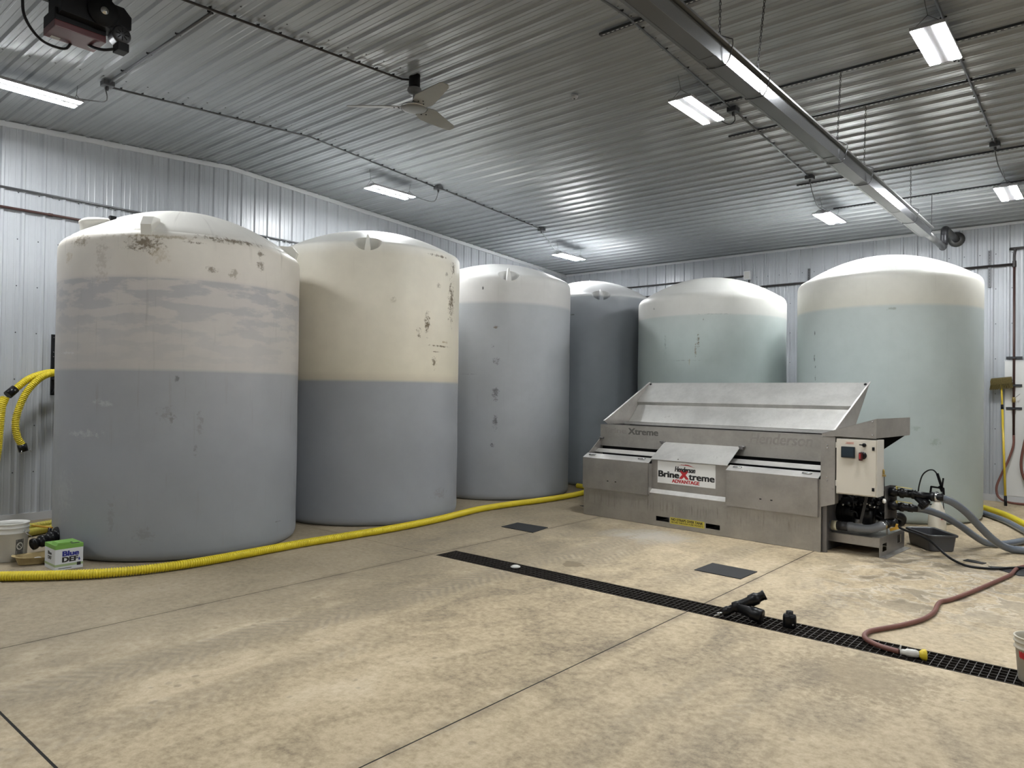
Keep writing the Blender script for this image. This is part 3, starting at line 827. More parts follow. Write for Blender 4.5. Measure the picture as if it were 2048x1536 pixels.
# ------------------------------------------------------------------ pipes and conduits on the walls
def pipe_thing(name, label, cat, pts, r, mat, group=None, clips=None, clipmat=None):
    t = empty(name, (0, 0, 0), label=label, cat=cat, group=group)
    MB().tube(smooth_path(pts, 0.06) if len(pts) > 2 and clips == 'smooth' else pts, r, 10).build('pipe', mat, t)
    return t
p = pipe_thing('wall_conduit', 'grey conduit along the left wall, the upper of two lines', 'conduit', [(XL+0.04, 1.0, 4.19), (XL+0.04, YB-0.05, 4.19)], 0.014, M_COND, 'wall lines')
mb = MB()
for k in range(40):
    y = 1.2+k*0.34
    if y < YB: mb.box(XL+0.004, y-0.012, 4.168, XL+0.046, y+0.012, 4.174)
tag(mb.build('clips', M_GALV, p), kind='stuff')
p = pipe_thing('air_line', 'dark reddish pipe along the left wall, the lower of two lines', 'pipe', [(XL+0.05, 1.0, 3.938), (XL+0.05, YB-0.06, 3.938)], 0.017, M_RUST, 'wall lines')
mb = MB()
for k in range(10): mb.lathe([(0.022, -0.025), (0.022, 0.025)], (XL+0.05, 1.9+k*1.3, 3.938), 10, (0, 1, 0))
mb.build('couplings', M_RUST, p)
p = pipe_thing('wall_conduit', 'dark conduit on the back wall running to the small white box', 'conduit', [(XL+0.05, YB-0.05, 4.19), (-6.05, YB-0.05, 4.20)], 0.016, M_DKPIPE, 'wall lines')
t = empty('outlet_box', (-6.0, YB-0.004, 4.205), label='small white box on the back wall above the middle right tank', cat='outlet')
MB().box(-0.07, -0.075, -0.09, 0.07, 0.0, 0.09).build('box', M_WHITE, t, bevel=0.006)
MB().box(-0.05, -0.079, -0.07, 0.05, -0.075, 0.07).build('cover_plate', M_WHITEP, t)
MB().tube([(0.03, -0.03, -0.09), (0.03, -0.03, -0.24)], 0.012, 8).build('drop_tube', M_DKPIPE, t)
p = pipe_thing('air_line', 'dark pipe on the back wall behind the two right tanks', 'pipe', [(XL+0.06, YB-0.06, 3.94), (-1.45, YB-0.06, 3.955)], 0.02, M_DKPIPE, 'wall lines')
t = empty('drop_pipe', (-1.437, YB-0.07, 0), label='vertical dark pipe with a valve on the back wall at the right edge', cat='pipe')
MB().tube(smooth_path([(2.5, 0.0, 4.215), (0.12, 0.0, 4.215), (0.03, 0.0, 4.20), (0.0, 0.0, 4.12), (0.0, 0.0, 3.9)], 0.04), 0.019, 10).build('pipe', M_DKPIPE, t)
MB().tube([(0.0, 0.0, 3.95), (0.0, 0.0, 1.10)], 0.018, 10).build('pipe', M_RUST, t)
MB().lathe([(0.028, -0.05), (0.028, 0.05)], (0, 0, 3.955), 12).build('tee', M_DKPIPE, t)
MB().lathe([(0, 0), (0.026, 0), (0.026, 0.09), (0, 0.09)], (0, 0, 1.66), 12).build('ball_valve', M_BRASS, t)
MB().obox((0, -0.03, 1.72), (0.09, -0.05, 1.80), 0.012, 0.006).build('valve_handle', M_CHROME, t)
for z in (2.40, 1.94, 1.56):
    mb = MB().box(-0.11, 0.02, z-0.021, 0.11, 0.062, z+0.021).box(-0.03, -0.03, z-0.012, 0.03, 0.02, z+0.012)
    mb.build('strut_clamp', M_STRUT, t)
def vstrut(x, z0, z1, label):
    t = empty('wall_strut', (x, YB-0.025, 0), label=label, cat='strut', group='short struts on the back wall')
    MB().box(-0.021, -0.041, z0, 0.021, 0.0, z1).build('channel', M_COND, t)
    mb = MB(); z = z0+0.02
    while z < z1-0.03:
        mb.box(-0.006, -0.0417, z, 0.006, -0.0409, z+0.026); z += 0.0508
    tag(mb.build('slots', M_STRUT, t), kind='stuff')
vstrut(-1.783, 3.60, 4.22, 'short vertical strut on the back wall right of the last tank')
vstrut(-4.755, 3.80, 4.22, 'short vertical strut peeking up between the two right tanks')
# white protective board
t = structure(MB().box(-1.565, YB-0.036, 0.11, 3.2, YB-0.024, 2.35).build('trim_3', M_BOARD))
MB().box(-1.575, YB-0.040, 2.345, 3.2, YB-0.022, 2.362).build('edge_strip', M_TRIM, t)

# ------------------------------------------------------------------ tanks
R = 1.255
def boolean_cut(me, cutters):
    o = bpy.data.objects.new('tmp', me); C.objects.link(o)
    tmp = []
    for cm in cutters:
        co = bpy.data.objects.new('cut', cm); C.objects.link(co); tmp.append(co)
        md = o.modifiers.new('b', 'BOOLEAN'); md.operation = 'DIFFERENCE'; md.solver = 'EXACT'; md.object = co
    dg = bpy.context.evaluated_depsgraph_get(); dg.update()
    res = bpy.data.meshes.new_from_object(o.evaluated_get(dg))
    bpy.data.objects.remove(o, do_unlink=True)
    for co in tmp: bpy.data.objects.remove(co, do_unlink=True)
    return res

def tank(cx, cy, zs, dome, mat, label, sharp=0.10, notches=(), lip=False, name='storage_tank', hoops=()):
    t = empty(name, (cx, cy, 0), label=label, cat='tank', group='plastic storage tanks')
    prof = [(0, 0.0), (R-0.075, 0.0), (R-0.045, 0.008), (R-0.018, 0.03), (R-0.004, 0.065), (R, 0.11)]
    z = 0.25
    while z < zs-sharp-0.02:
        # faint circumferential mould lines and a little barrel
        rr = R - 0.002*math.sin(z*5.2)
        prof.append((rr, z)); z += 0.12
    prof.append((R, zs-sharp))
    # shoulder
    for k in range(1, 7):
        a = math.pi/2*k/6*0.82
        prof.append((R - sharp*0.9*(1-math.cos(a)), zs-sharp + sharp*math.sin(a)))
    r1, z1 = prof[-1]
    if lip:
        prof.append((r1-0.012, z1+0.004)); prof.append((r1-0.03, z1+0.03)); r1, z1 = r1-0.03, z1+0.03
    n = 14
    for k in range(1, n+1):
        q = 1-k/n
        prof.append((r1*q, z1 + (zs+dome-z1)*(1-q*q)))
    prof[-1] = (0, zs+dome)
    me = MB().lathe(prof, (0, 0, 0), 96).mesh('body')
    cuts = []
    for ang in notches:
        a = math.radians(ang)
        c = MB()
        pr = [(0, -1)]
        for k in range(1, 12):
            b = -math.pi/2 + math.pi*k/12
            pr.append((math.cos(b), math.sin(b)))
        pr.append((0, 1))
        c.lathe(pr, (0, 0, 0), 24, sm=True)
        cm = c.mesh('cut')
        cm.transform(Matrix.Translation((math.cos(a)*(R-0.01), math.sin(a)*(R-0.01), zs+0.005)) @ Matrix.Rotation(a, 4, 'Z') @ Matrix.Diagonal((0.165, 0.185, 0.135, 1)))
        cuts.append(cm)
    if cuts:
        me = boolean_cut(me, cuts)
    me.materials.clear(); me.materials.append(mat)
    for pl in me.polygons: pl.use_smooth = True
    b = link_mesh('body', me, t)
    bm = bmesh.new(); bm.from_mesh(me)
    for e in bm.edges:
        if len(e.link_faces) == 2 and e.calc_face_angle(0) > 0.6: e.smooth = False
    bm.to_mesh(me); bm.free()
    for ang in notches:
        a = math.radians(ang)
        # lug fin standing in the notch: wide at the foot, narrow at the top
        mb = MB()
        vs = [(R-0.155, -0.014, 0.085), (R-0.155, 0.014, 0.085), (R-0.055, -0.010, 0.085), (R-0.055, 0.010, 0.085),
              (R-0.16, -0.05, -0.13), (R-0.16, 0.05, -0.13), (R-0.002, -0.038, -0.13), (R-0.002, 0.038, -0.13)]
        vs = [(v[0]*math.cos(a)-v[1]*math.sin(a), v[0]*math.sin(a)+v[1]*math.cos(a), v[2]+zs) for v in vs]
        mb.add(vs, [(0,1,3,2),(4,6,7,5),(0,4,5,1),(2,3,7,6),(0,2,6,4),(1,5,7,3)])
        mb.build('lifting_lug', mat, t, bevel=0.006)
    return t

G1 = (0.285, 0.298, 0.318, 1)       # grey brine
CRM = (0.66, 0.615, 0.52, 1); WHT = (0.72, 0.70, 0.66, 1)
BR = (0.12, 0.085, 0.045, 1)
m1 = tank_mat('tank_stained', [(0, (0.27, 0.285, 0.30, 1)), (1.0, G1), (1.875, (0.31, 0.315, 0.325, 1)), (1.895, (0.46, 0.435, 0.405, 1)), (2.78, (0.50, 0.47, 0.44, 1)), (2.82, (0.58, 0.54, 0.485, 1)), (3.2, (0.64, 0.60, 0.53, 1)), (3.30, (0.74, 0.72, 0.67, 1)), (3.9, (0.76, 0.75, 0.71, 1))],
    spots=[(-42, 3.12, 0.24, 0.13, BR, 0.85), (-75, 3.16, 0.18, 0.09, (0.22, 0.17, 0.10, 1), 0.7), (-6, 3.235, 0.50, 0.05, BR, 0.85), (-40, 3.20, 0.5, 0.03, (0.3, 0.24, 0.15, 1), 0.6), (-62, 2.95, 0.10, 0.35, (0.36, 0.31, 0.25, 1), 0.5), (-22, 3.16, 0.14, 0.02, BR, 0.8), (-14, 2.90, 0.07, 0.06, BR, 0.7), (-4, 2.89, 0.07, 0.08, (0.2, 0.16, 0.1, 1), 0.6), (10, 3.03, 0.07, 0.09, BR, 0.7), (10, 3.15, 0.07, 0.04, BR, 0.8),
           (-30, 1.4, 0.03, 0.12, (0.16, 0.155, 0.15, 1), 0.6), (-20, 1.1, 0.03, 0.08, (0.16, 0.155, 0.15, 1), 0.6), (-28, 1.80, 0.03, 0.06, (0.1, 0.1, 0.1, 1), 0.7), (-84, 2.05, 0.28, 0.02, (0.6, 0.6, 0.6, 1), 0.5), (25, 0.26, 0.10, 0.012, (0.12, 0.12, 0.12, 1), 0.8), (-70, 1.25, 0.30, 0.05, (0.46, 0.47, 0.48, 1), 0.55), (-60, 1.55, 0.16, 0.05, (0.46, 0.47, 0.48, 1), 0.5), (-85, 0.65, 0.25, 0.30, (0.36, 0.38, 0.39, 1), 0.5), (-32, 1.45, 0.12, 0.10, (0.17, 0.165, 0.155, 1), 0.45), (-18, 1.35, 0.05, 0.16, (0.17, 0.165, 0.155, 1), 0.5), (-40, 0.28, 0.16, 0.10, (0.17, 0.165, 0.155, 1), 0.4), (-55, 0.45, 0.06, 0.28, (0.17, 0.165, 0.155, 1), 0.35), (-84, 3.02, 0.10, 0.10, (0.42, 0.33, 0.22, 1), 0.5), (-36, 3.02, 0.12, 0.12, (0.40, 0.33, 0.23, 1), 0.5)],
    blotch=(1.90, 2.80, (0.34, 0.335, 0.345, 1), 0.75), streak=0.34, dirt=0.45)
m2 = tank_mat('tank_cream', [(0, (0.29, 0.305, 0.33, 1)), (1.825, (0.285, 0.295, 0.31, 1)), (1.85, (0.50, 0.45, 0.35, 1)), (1.95, (0.60, 0.55, 0.43, 1)), (2.6, (0.66, 0.61, 0.50, 1)), (3.45, (0.70, 0.66, 0.56, 1)), (3.62, (0.80, 0.79, 0.74, 1)), (4.2, (0.82, 0.81, 0.77, 1))],
    spots=[(21, 2.95, 0.13, 0.40, BR, 0.95), (23, 3.42, 0.10, 0.12, BR, 0.9), (-3, 2.60, 0.07, 0.20, BR, 0.95), (-9, 2.48, 0.05, 0.10, BR, 0.85), (3, 2.10, 0.06, 0.12, BR, 0.9), (8, 2.32, 0.30, 0.018, BR, 0.9), (14, 2.38, 0.10, 0.03, (0.28, 0.2, 0.1, 1), 0.8), (4, 2.24, 0.14, 0.01, BR, 0.8), (6, 3.52, 0.22, 0.025, BR, 0.85), (-26, 2.87, 0.05, 0.06, (0.35, 0.3, 0.22, 1), 0.6), (14, 3.3, 0.05, 0.05, BR, 0.7), (6, 3.12, 0.06, 0.05, BR, 0.6), (10, 0.35, 0.22, 0.10, (0.2, 0.19, 0.18, 1), 0.5)],
    streak=0.05, dirt=0.15)
m3 = tank_mat('tank_grey', [(0, (0.34, 0.355, 0.375, 1)), (2.6, (0.37, 0.385, 0.40, 1)), (3.12, (0.39, 0.405, 0.42, 1)), (3.17, (0.56, 0.55, 0.53, 1)), (3.45, (0.62, 0.61, 0.59, 1)), (3.6, (0.74, 0.74, 0.72, 1)), (4.2, (0.76, 0.76, 0.75, 1))],
    spots=[(-50, 2.75, 0.06, 0.05, BR, 0.8), (-49, 2.2, 0.09, 0.08, (0.12, 0.12, 0.12, 1), 0.75), (-50, 1.7, 0.08, 0.16, (0.10, 0.10, 0.10, 1), 0.8), (-50, 1.25, 0.06, 0.16, (0.10, 0.10, 0.10, 1), 0.8), (-52, 0.9, 0.05, 0.06, (0.05, 0.05, 0.05, 1), 0.9), (-60, 3.38, 0.02, 0.05, (0.05, 0.05, 0.05, 1), 0.9), (-52, 2.45, 0.04, 0.05, (0.07, 0.07, 0.07, 1), 0.8), (-70, 2.0, 0.25, 0.01, (0.2, 0.2, 0.2, 1), 0.6)], streak=0.1)
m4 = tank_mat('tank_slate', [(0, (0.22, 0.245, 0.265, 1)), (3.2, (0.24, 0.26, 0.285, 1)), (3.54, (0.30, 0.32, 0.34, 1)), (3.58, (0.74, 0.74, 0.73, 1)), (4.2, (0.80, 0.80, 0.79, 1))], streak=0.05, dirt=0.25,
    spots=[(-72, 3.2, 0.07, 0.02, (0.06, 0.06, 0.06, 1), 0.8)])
m5 = tank_mat('tank_green', [(0, (0.36, 0.43, 0.41, 1)), (2.6, (0.41, 0.47, 0.455, 1)), (2.995, (0.43, 0.475, 0.46, 1)), (3.02, (0.55, 0.55, 0.52, 1)), (3.35, (0.60, 0.595, 0.56, 1)), (3.5, (0.64, 0.635, 0.60, 1)), (4.2, (0.68, 0.68, 0.65, 1))],
    spots=[(-73.5, 2.58, 0.035, 0.14, BR, 0.95), (-75.5, 2.42, 0.03, 0.13, (0.16, 0.11, 0.05, 1), 0.85), (-80, 2.25, 0.016, 0.08, (0.3, 0.25, 0.15, 1), 0.6), (-112, 3.15, 0.025, 0.03, (0.05, 0.05, 0.05, 1), 0.9), (-100, 2.55, 0.03, 0.2, (0.16, 0.18, 0.17, 1), 0.6), (-85, 2.27, 0.35, 0.012, (0.2, 0.21, 0.2, 1), 0.5), (-70, 2.93, 0.015, 0.04, BR, 0.7), (-60, 3.01, 0.4, 0.015, (0.3, 0.33, 0.32, 1), 0.6)], streak=0.06)
m6 = tank_mat('tank_pale_green', [(0, (0.43, 0.49, 0.475, 1)), (2.4, (0.45, 0.51, 0.495, 1)), (2.96, (0.45, 0.50, 0.485, 1)), (3.0, (0.60, 0.585, 0.51, 1)), (3.36, (0.67, 0.66, 0.60, 1)), (3.5, (0.76, 0.76, 0.72, 1)), (4.2, (0.80, 0.80, 0.78, 1))],
    spots=[(-125, 2.65, 0.015, 0.05, (0.06, 0.06, 0.06, 1), 0.9), (-125, 2.28, 0.02, 0.09, (0.12, 0.12, 0.11, 1), 0.8), (-124, 2.15, 0.018, 0.03, (0.08, 0.08, 0.08, 1), 0.8), (-124, 1.98, 0.02, 0.06, (0.12, 0.12, 0.11, 1), 0.8), (-74, 2.93, 0.08, 0.03, (0.25, 0.26, 0.23, 1), 0.7), (-48, 1.12, 0.12, 0.08, (0.25, 0.3, 0.25, 1), 0.5), (-60, 1.3, 0.12, 0.05, (0.28, 0.33, 0.29, 1), 0.5)], streak=0.06)
T1 = tank(-8.241, 3.859, 3.27, 0.43, m1, 'leftmost tank, brown-stained, with patchy pinkish band over grey', sharp=0.12, lip=True)
T2 = tank(-8.239, 6.529, 3.61, 0.34, m2, 'cream tank with grey lower half and brown scuffs, second from left', sharp=0.05, notches=(-41,))
T3 = tank(-8.423, 9.484, 3.62, 0.32, m3, 'light grey tank with black marks, third from left', sharp=0.09, notches=(-41,))
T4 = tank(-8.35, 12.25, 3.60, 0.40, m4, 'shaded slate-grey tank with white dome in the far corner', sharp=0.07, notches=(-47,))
T5 = tank(-5.60, 11.938, 3.40, 0.37, m5, 'pale green tank with a curved brown scratch, second from right', sharp=0.14)
T6 = tank(-2.81, 12.052, 3.48, 0.38, m6, 'rightmost pale green tank with cream top band', sharp=0.12)
# tank 1: manway, lid and upright lug
mw = MB().lathe([(0.22, 0.0), (0.225, 0.09), (0.235, 0.10), (0.235, 0.125), (0.20, 0.15), (0, 0.165)], (-0.02, -0.87, 3.315), 32).build('manway', M_IVORY, T1)
MB().obox((-0.14, -0.83, 3.485), (0.09, -0.83, 3.485), 0.05, 0.02).box(0.17, -0.90, 3.40, 0.22, -0.84, 3.49).build('lid_clamp', M_BLACK, mw)
a = math.radians(-42)
mb = MB()
for s in (-1, 1):
    pass
lug = [(R-0.30, 0.0), (R-0.02, -0.10), (R+0.005, 0.02), (R-0.06, 0.11), (R-0.24, 0.13)]
me = MB().prism(lug, 1, -0.05, 0.05).mesh('lug')
me.transform(Matrix.Translation((0, 0, 3.29)) @ Matrix.Rotation(a, 4, 'Z'))
me.materials.append(M_IVORY); link_mesh('lifting_lug', me, T1)
a = math.radians(45)
me = MB().prism([(R-0.25, 0.0), (R-0.03, -0.06), (R, 0.03), (R-0.05, 0.09), (R-0.2, 0.10)], 1, -0.05, 0.05).mesh('lug')
me.transform(Matrix.Translation((0, 0, 3.27)) @ Matrix.Rotation(a, 4, 'Z')); me.materials.append(M_IVORY); link_mesh('lifting_lug', me, T1)
# tank 1: outlet valve at the foot (black, yellow lever)
vt = Vector((-0.10, -1.24, 0.20))
ov = MB().lathe([(0, -0.05), (0.085, -0.05), (0.085, 0.03), (0.06, 0.05), (0.055, 0.08), (0.065, 0.085), (0.065, 0.12), (0.05, 0.13), (0.05, 0.17), (0.06, 0.18), (0.06, 0.21), (0.045, 0.22), (0.045, 0.26), (0.056, 0.265), (0.056, 0.29), (0, 0.29)], (-0.02, -1.22, 0.21), 20, (0.30, -0.94, -0.18)).build('outlet_valve', M_BLACK, T1)
MB().obox((-0.17, -1.43, 0.305), (-0.02, -1.30, 0.285), 0.030, 0.014).build('lever', M_YHAND, ov)
MB().tube([(-0.01, -1.33, 0.2), (-0.03, -1.315, 0.285)], 0.018, 8).build('stem', M_BLACK, ov)

# ------------------------------------------------------------------ brine maker (stainless machine)
BM = empty('brine_maker', (-5.888, 8.505, 0), math.radians(-4.35), label='stainless steel brine making machine with open hopper', cat='brine maker')
LM = 3.336
# hull plates
hull = MB()
hull.box(0, 0, 0.004, LM, 0.008, 0.07)
for a, b in ((0, 1.21), (1.41, 1.93), (2.125, LM)): hull.box(a, 0, 0.07, b, 0.008, 0.13)
hull.box(0, 0, 0.13, LM, 0.008, 0.42)
hull.box(0, 0, 0.42, 1.10, 0.008, 0.80).box(2.205, 0, 0.42, LM, 0.008, 0.80)
hull.box(0.0, 1.74, 0.004, LM, 1.75, 1.27)
hull.box(0.02, 0.1, 0.03, LM-0.02, 1.74, 0.05)
hull.build('hull', M_SS, BM)
side = [(0.008, 0.004), (0.008, 0.81), (0.09, 0.865), (0.372, 1.075), (0.372, 1.268), (1.74, 1.268), (1.74, 0.004)]
MB().prism(side, 0, 0.0, 0.006).build('side_plate', M_SSF, BM)
MB().prism([(0.03, 0.004), (0.03, 0.81), (0.09, 0.86), (0.372, 0.90), (0.372, 1.268), (1.74, 1.268), (1.74, 0.004)], 0, LM-0.006, LM).build('side_plate', M_SSD, BM)
# fork pockets; black insides stand in for the shade there
for a, b in ((1.212, 1.408), (1.932, 2.123)):
    MB().box(a, 0.012, 0.068, b, 0.03, 0.072).box(a, 0.35, 0.06, b, 0.36, 0.14).box(a-0.004, 0.008, 0.066, a, 0.36, 0.134).box(b, 0.008, 0.066, b+0.004, 0.36, 0.134).box(a, 0.012, 0.13, b, 0.36, 0.134).build('fork_pocket', M_BLACKM, BM)
# proud flap panels with folded, hinged top edge
for a, b in ((-0.006, 1.10), (2.205, 3.312)):
    f = MB().box(a, -0.022, 0.385, b, -0.016, 0.812).box(a, -0.022, 0.385, a+0.006, 0.0, 0.812).box(b-0.006, -0.022, 0.385, b, 0.0, 0.812).build('flap_panel', M_SSF, BM)
    MB().prism([(-0.022, 0.812), (0.085, 0.868), (0.085, 0.862), (-0.016, 0.806)], 0, a, b).build('folded_edge', M_SSL, f)
    for hx_ in (a+0.12, b-0.15):
        h = MB()
        h.obox((hx_-0.055, 0.045, 0.851), (hx_+0.055, 0.045, 0.851), 0.030, 0.006, (0, -0.46, 0.88))
        h.tube([(hx_-0.05, 0.03, 0.851), (hx_+0.05, 0.03, 0.851)], 0.007, 8)
        h.build('hinge', M_CHROME, f)
    for dx in (0.40, 0.52):
        xx = a+dx*(b-a)
        MB().box(xx-0.013, -0.0228, 0.505, xx+0.013, -0.0219, 0.517).build('hole', M_BLACKM, f)
# centre recess: ledge, sign panel
MB().prism([(0.0, 0.425), (0.055, 0.472), (0.055, 0.466), (0.0, 0.419)], 0, 1.10, 2.205).build('ledge', M_SSL, BM)
MB().box(1.10, 0.055, 0.466, 2.205, 0.061, 0.862).box(1.10, 0.0, 0.42, 1.106, 0.061, 0.80).box(2.199, 0.0, 0.42, 2.205, 0.061, 0.80).build('centre_panel', M_SSF, BM)
sg = MB().box(1.195, 0.0515, 0.560, 2.030, 0.0545, 0.848).build('sign', M_SIGN, BM)
def sign_text(body, mat, x, z, w, h, bold=0.0, shear=0.0, y=0.0509):
    o = text_obj(body, mat, sg, w, h, bold, shear); o.location = (x, y, z); return o
cxs = (1.195+2.030)/2
sign_text('Henderson', M_INK, cxs-0.01, 0.757, 0.30, 0.070, 0.06, 0.25)
sign_text('Brine', M_INK, 1.363, 0.680, 0.315, 0.084, 0.085)
sign_text('X', M_REDT, 1.588, 0.690, 0.140, 0.112, 0.10)
sign_text('treme', M_INK, 1.838, 0.668, 0.365, 0.070, 0.085)
sign_text('ADVANTAGE', M_REDT, cxs+0.0, 0.602, 0.40, 0.046, 0.08)
# red swoosh above the name
sw = [(1.49, 0.807), (1.56, 0.812), (1.64, 0.810), (1.71, 0.798), (1.755, 0.782), (1.70, 0.806), (1.65, 0.822), (1.60, 0.824), (1.605, 0.819), (1.54, 0.819), (1.545, 0.814)]
MB().prism([(x, z) for x, z in sw], 1, 0.0509, 0.0514).build('swoosh', M_REDT, sg)
# closed centre lid sloping forward
ld = MB().prism([(0.365, 1.072), (0.030, 0.862), (0.030, 0.856), (0.365, 1.064)], 0, 1.095, 2.195).build('centre_lid', M_SSL, BM)
for xx in (1.07, 2.22):
    MB().tube([(xx-0.04, 0.355, 1.075), (xx+0.04, 0.355, 1.075)], 0.013, 8).box(xx-0.02, 0.34, 1.04, xx+0.02, 0.366, 1.075).build('lid_hinge', M_SSD, ld)
MB().tube([(0.0, 0.355, 1.075), (0.07, 0.355, 1.075)], 0.014, 8).build('lid_hinge', M_SSD, BM)
for a_, z_ in ((1.50, 0.868), ):
    screw(mb := MB(), (a_, 0.055, 0.880), (0, -0.5, 0.86), 0.01, 0.006); mb.build('stud', M_CHROME, ld)
# open trough behind the flaps
MB().prism([(0.235, 0.880), (0.325, 0.925), (0.325, 0.920), (0.235, 0.875)], 0, 0.006, LM-0.006).build('trough_bar', M_SSL, BM)
MB().box(0.006, 0.06, 0.62, LM-0.006, 0.37, 0.625).build('trough_floor', M_SSD, BM)
MB().box(0.006, 0.42, 0.40, LM-0.006, 0.425, 1.20).build('trough_back', M_BLACKM, BM)  # black sheet stands in for the shaded opening into the hopper
# upper panel with top flange
up = MB().box(0.0, 0.370, 0.962, LM, 0.376, 1.268).box(0.0, 0.370, 1.262, LM, 0.402, 1.270).build('upper_panel', M_SS, BM)
MB().box(0.05, 0.3690, 1.098, 1.05, 0.3699, 1.101).build('crease', M_GHOST2, up)
MB().box(2.28, 0.3690, 1.118, 3.15, 0.3699, 1.121).build('crease', M_GHOST2, up)
o = text_obj('Xtreme', M_GHOST1, up, 0.50, 0.090, 0.07, 0.0, 'worn_lettering'); o.location = (0.74, 0.3694, 1.190)
o = text_obj('Brine', M_GHOST2, up, 0.38, 0.080, 0.06, 0.0, 'worn_lettering'); o.location = (0.27, 0.3694, 1.190)
o = text_obj('Henderson', M_GHOST2, up, 0.78, 0.130, 0.04, 0.2, 'worn_lettering'); o.location = (2.70, 0.3694, 1.190)
# hopper: back plate (two bends) and triangular wings
hb = MB()
pl = [(1.02, 1.300), (1.262, 1.552), (1.232, 1.598), (1.575, 1.895)]
th = 0.006
for (y0, z0), (y1, z1) in zip(pl[:-1], pl[1:]):
    hb.prism([(y0, z0), (y1, z1), (y1+th, z1-th), (y0+th, z0-th)], 0, 0.035, LM-0.03)
hb.build('hopper_back_plate', M_SSL, BM)
MB().box(0.03, 0.92, 1.262, LM-0.03, 1.03, 1.268).box(0.03, 0.915, 1.262, LM-0.03, 0.921, 1.298).build('hopper_rim', M_SSL, BM)
wing = [(0.42, 1.318), (1.585, 1.902), (1.03, 1.292), (1.0, 1.27), (0.5, 1.27)]
wL = MB().prism(wing, 0, 0.028, 0.034).build('hopper_wing', M_SSF, BM)
MB().obox((0.027, 0.42, 1.321), (0.027, 1.585, 1.905), 0.028, 0.007, (0, -0.45, 0.9)).build('wing_edge', M_SSL, wL)
wR = MB().prism(wing, 0, LM-0.034, LM-0.028).build('hopper_wing', M_SSF, BM)
MB().obox((LM-0.027, 0.42, 1.321), (LM-0.027, 1.585, 1.905), 0.020, 0.006, (0, -0.45, 0.9)).build('wing_edge', M_SSL, wR)
for xx in (0.07, LM-0.07):
    MB().lathe([(0, 0), (0.018, 0), (0.018, 0.006), (0, 0.008)], (xx, 1.545, 1.872), 8, (0, -0.7, 0.7)).build('corner_pin', M_BLACKM, BM)
MB().prism([(0.402, 1.255), (0.85, 0.70), (1.02, 0.70), (1.03, 1.29), (1.024, 1.29), (1.012, 0.706), (0.855, 0.706), (0.408, 1.262)], 0, 0.05, LM-0.05).build('hopper_throat', M_SSD, BM)
# end post
ep = MB().prism([(LM-0.004, 0.500), (LM+0.15, 0.548), (LM+0.15, 1.272), (LM-0.004, 1.272)], 1, -0.006, 0.0).box(LM-0.004, -0.006, 1.268, LM+0.15, 0.09, 1.274).box(LM+0.144, 0.0, 0.55, LM+0.15, 0.09, 1.272).box(LM-0.004, 0.0, 0.50, LM+0.002, 0.09, 1.272).build('end_post', M_SSF, BM)
mb = MB()
for z in (1.18, 1.15, 0.835, 0.80): screw(mb, (LM+0.068, -0.006, z), (0, -1, 0), 0.009, 0.006)
mb.build('bolts', M_CHROME, ep)
MB().box(LM, 0.03, 0.004, LM+0.05, 0.06, 0.52).box(LM, 0.06, 0.004, LM+0.006, 0.9, 0.52).build('end_flange', M_SSD, BM)
# control cabinet
cb = MB().box(3.498, 0.0, 0.664, 3.915, 0.20, 1.262).build('control_cabinet', M_CABS, BM, bevel=0.006)
MB().box(3.504, -0.018, 0.676, 3.905, -0.001, 1.256).build('door', M_CAB, cb, bevel=0.004)
sc_ = MB().box(3.560, -0.042, 1.062, 3.700, -0.0182, 1.180).build('screen', M_SCREEN, cb, bevel=0.006)
MB().box(3.572, -0.0428, 1.080, 3.688, -0.0422, 1.168).build('display', simple('display_glass', (0.02, 0.032, 0.042, 1), 0.08), sc_)
MB().lathe([(0, 0), (0.040, 0), (0.040, 0.008), (0, 0.010)], (3.775, -0.018, 1.095), 24, (0, -1, 0)).build('switch_plate', M_BLACK, cb)
kn = MB().box(3.748, -0.070, 1.040, 3.782, -0.027, 1.130).build('rotary_switch', simple('switch_red_black', (0.05, 0.008, 0.008, 1), 0.3), cb, bevel=0.012)
MB().box(3.757, -0.0712, 1.060, 3.770, -0.0702, 1.115).build('red_mark', M_REDT, kn)
MB().lathe([(0, 0), (0.020, 0), (0.020, 0.014), (0.012, 0.020), (0, 0.020)], (3.790, -0.018, 1.205), 18, (0, -1, 0)).obox((3.790, -0.045, 1.205), (3.752, -0.06, 1.209), 0.006, 0.012).build('key_switch', M_BLACK, cb)
for z in (0.745, 1.170):
    MB().box(3.868, -0.024, z-0.018, 3.892, -0.018, z+0.018).build('latch', M_BLACK, cb)
MB().box(3.600, -0.0187, 1.224, 3.685, -0.0181, 1.228).box(3.610, -0.0187, 1.216, 3.680, -0.0181, 1.220).box(3.596, -0.0187, 1.208, 3.684, -0.0181, 1.212).build('faded_label', M_REDF, cb)
for z in (0.78, 1.19):
    MB().box(3.497, -0.022, z-0.03, 3.507, -0.001, z+0.03).build('cabinet_hinge', M_CABS, cb)
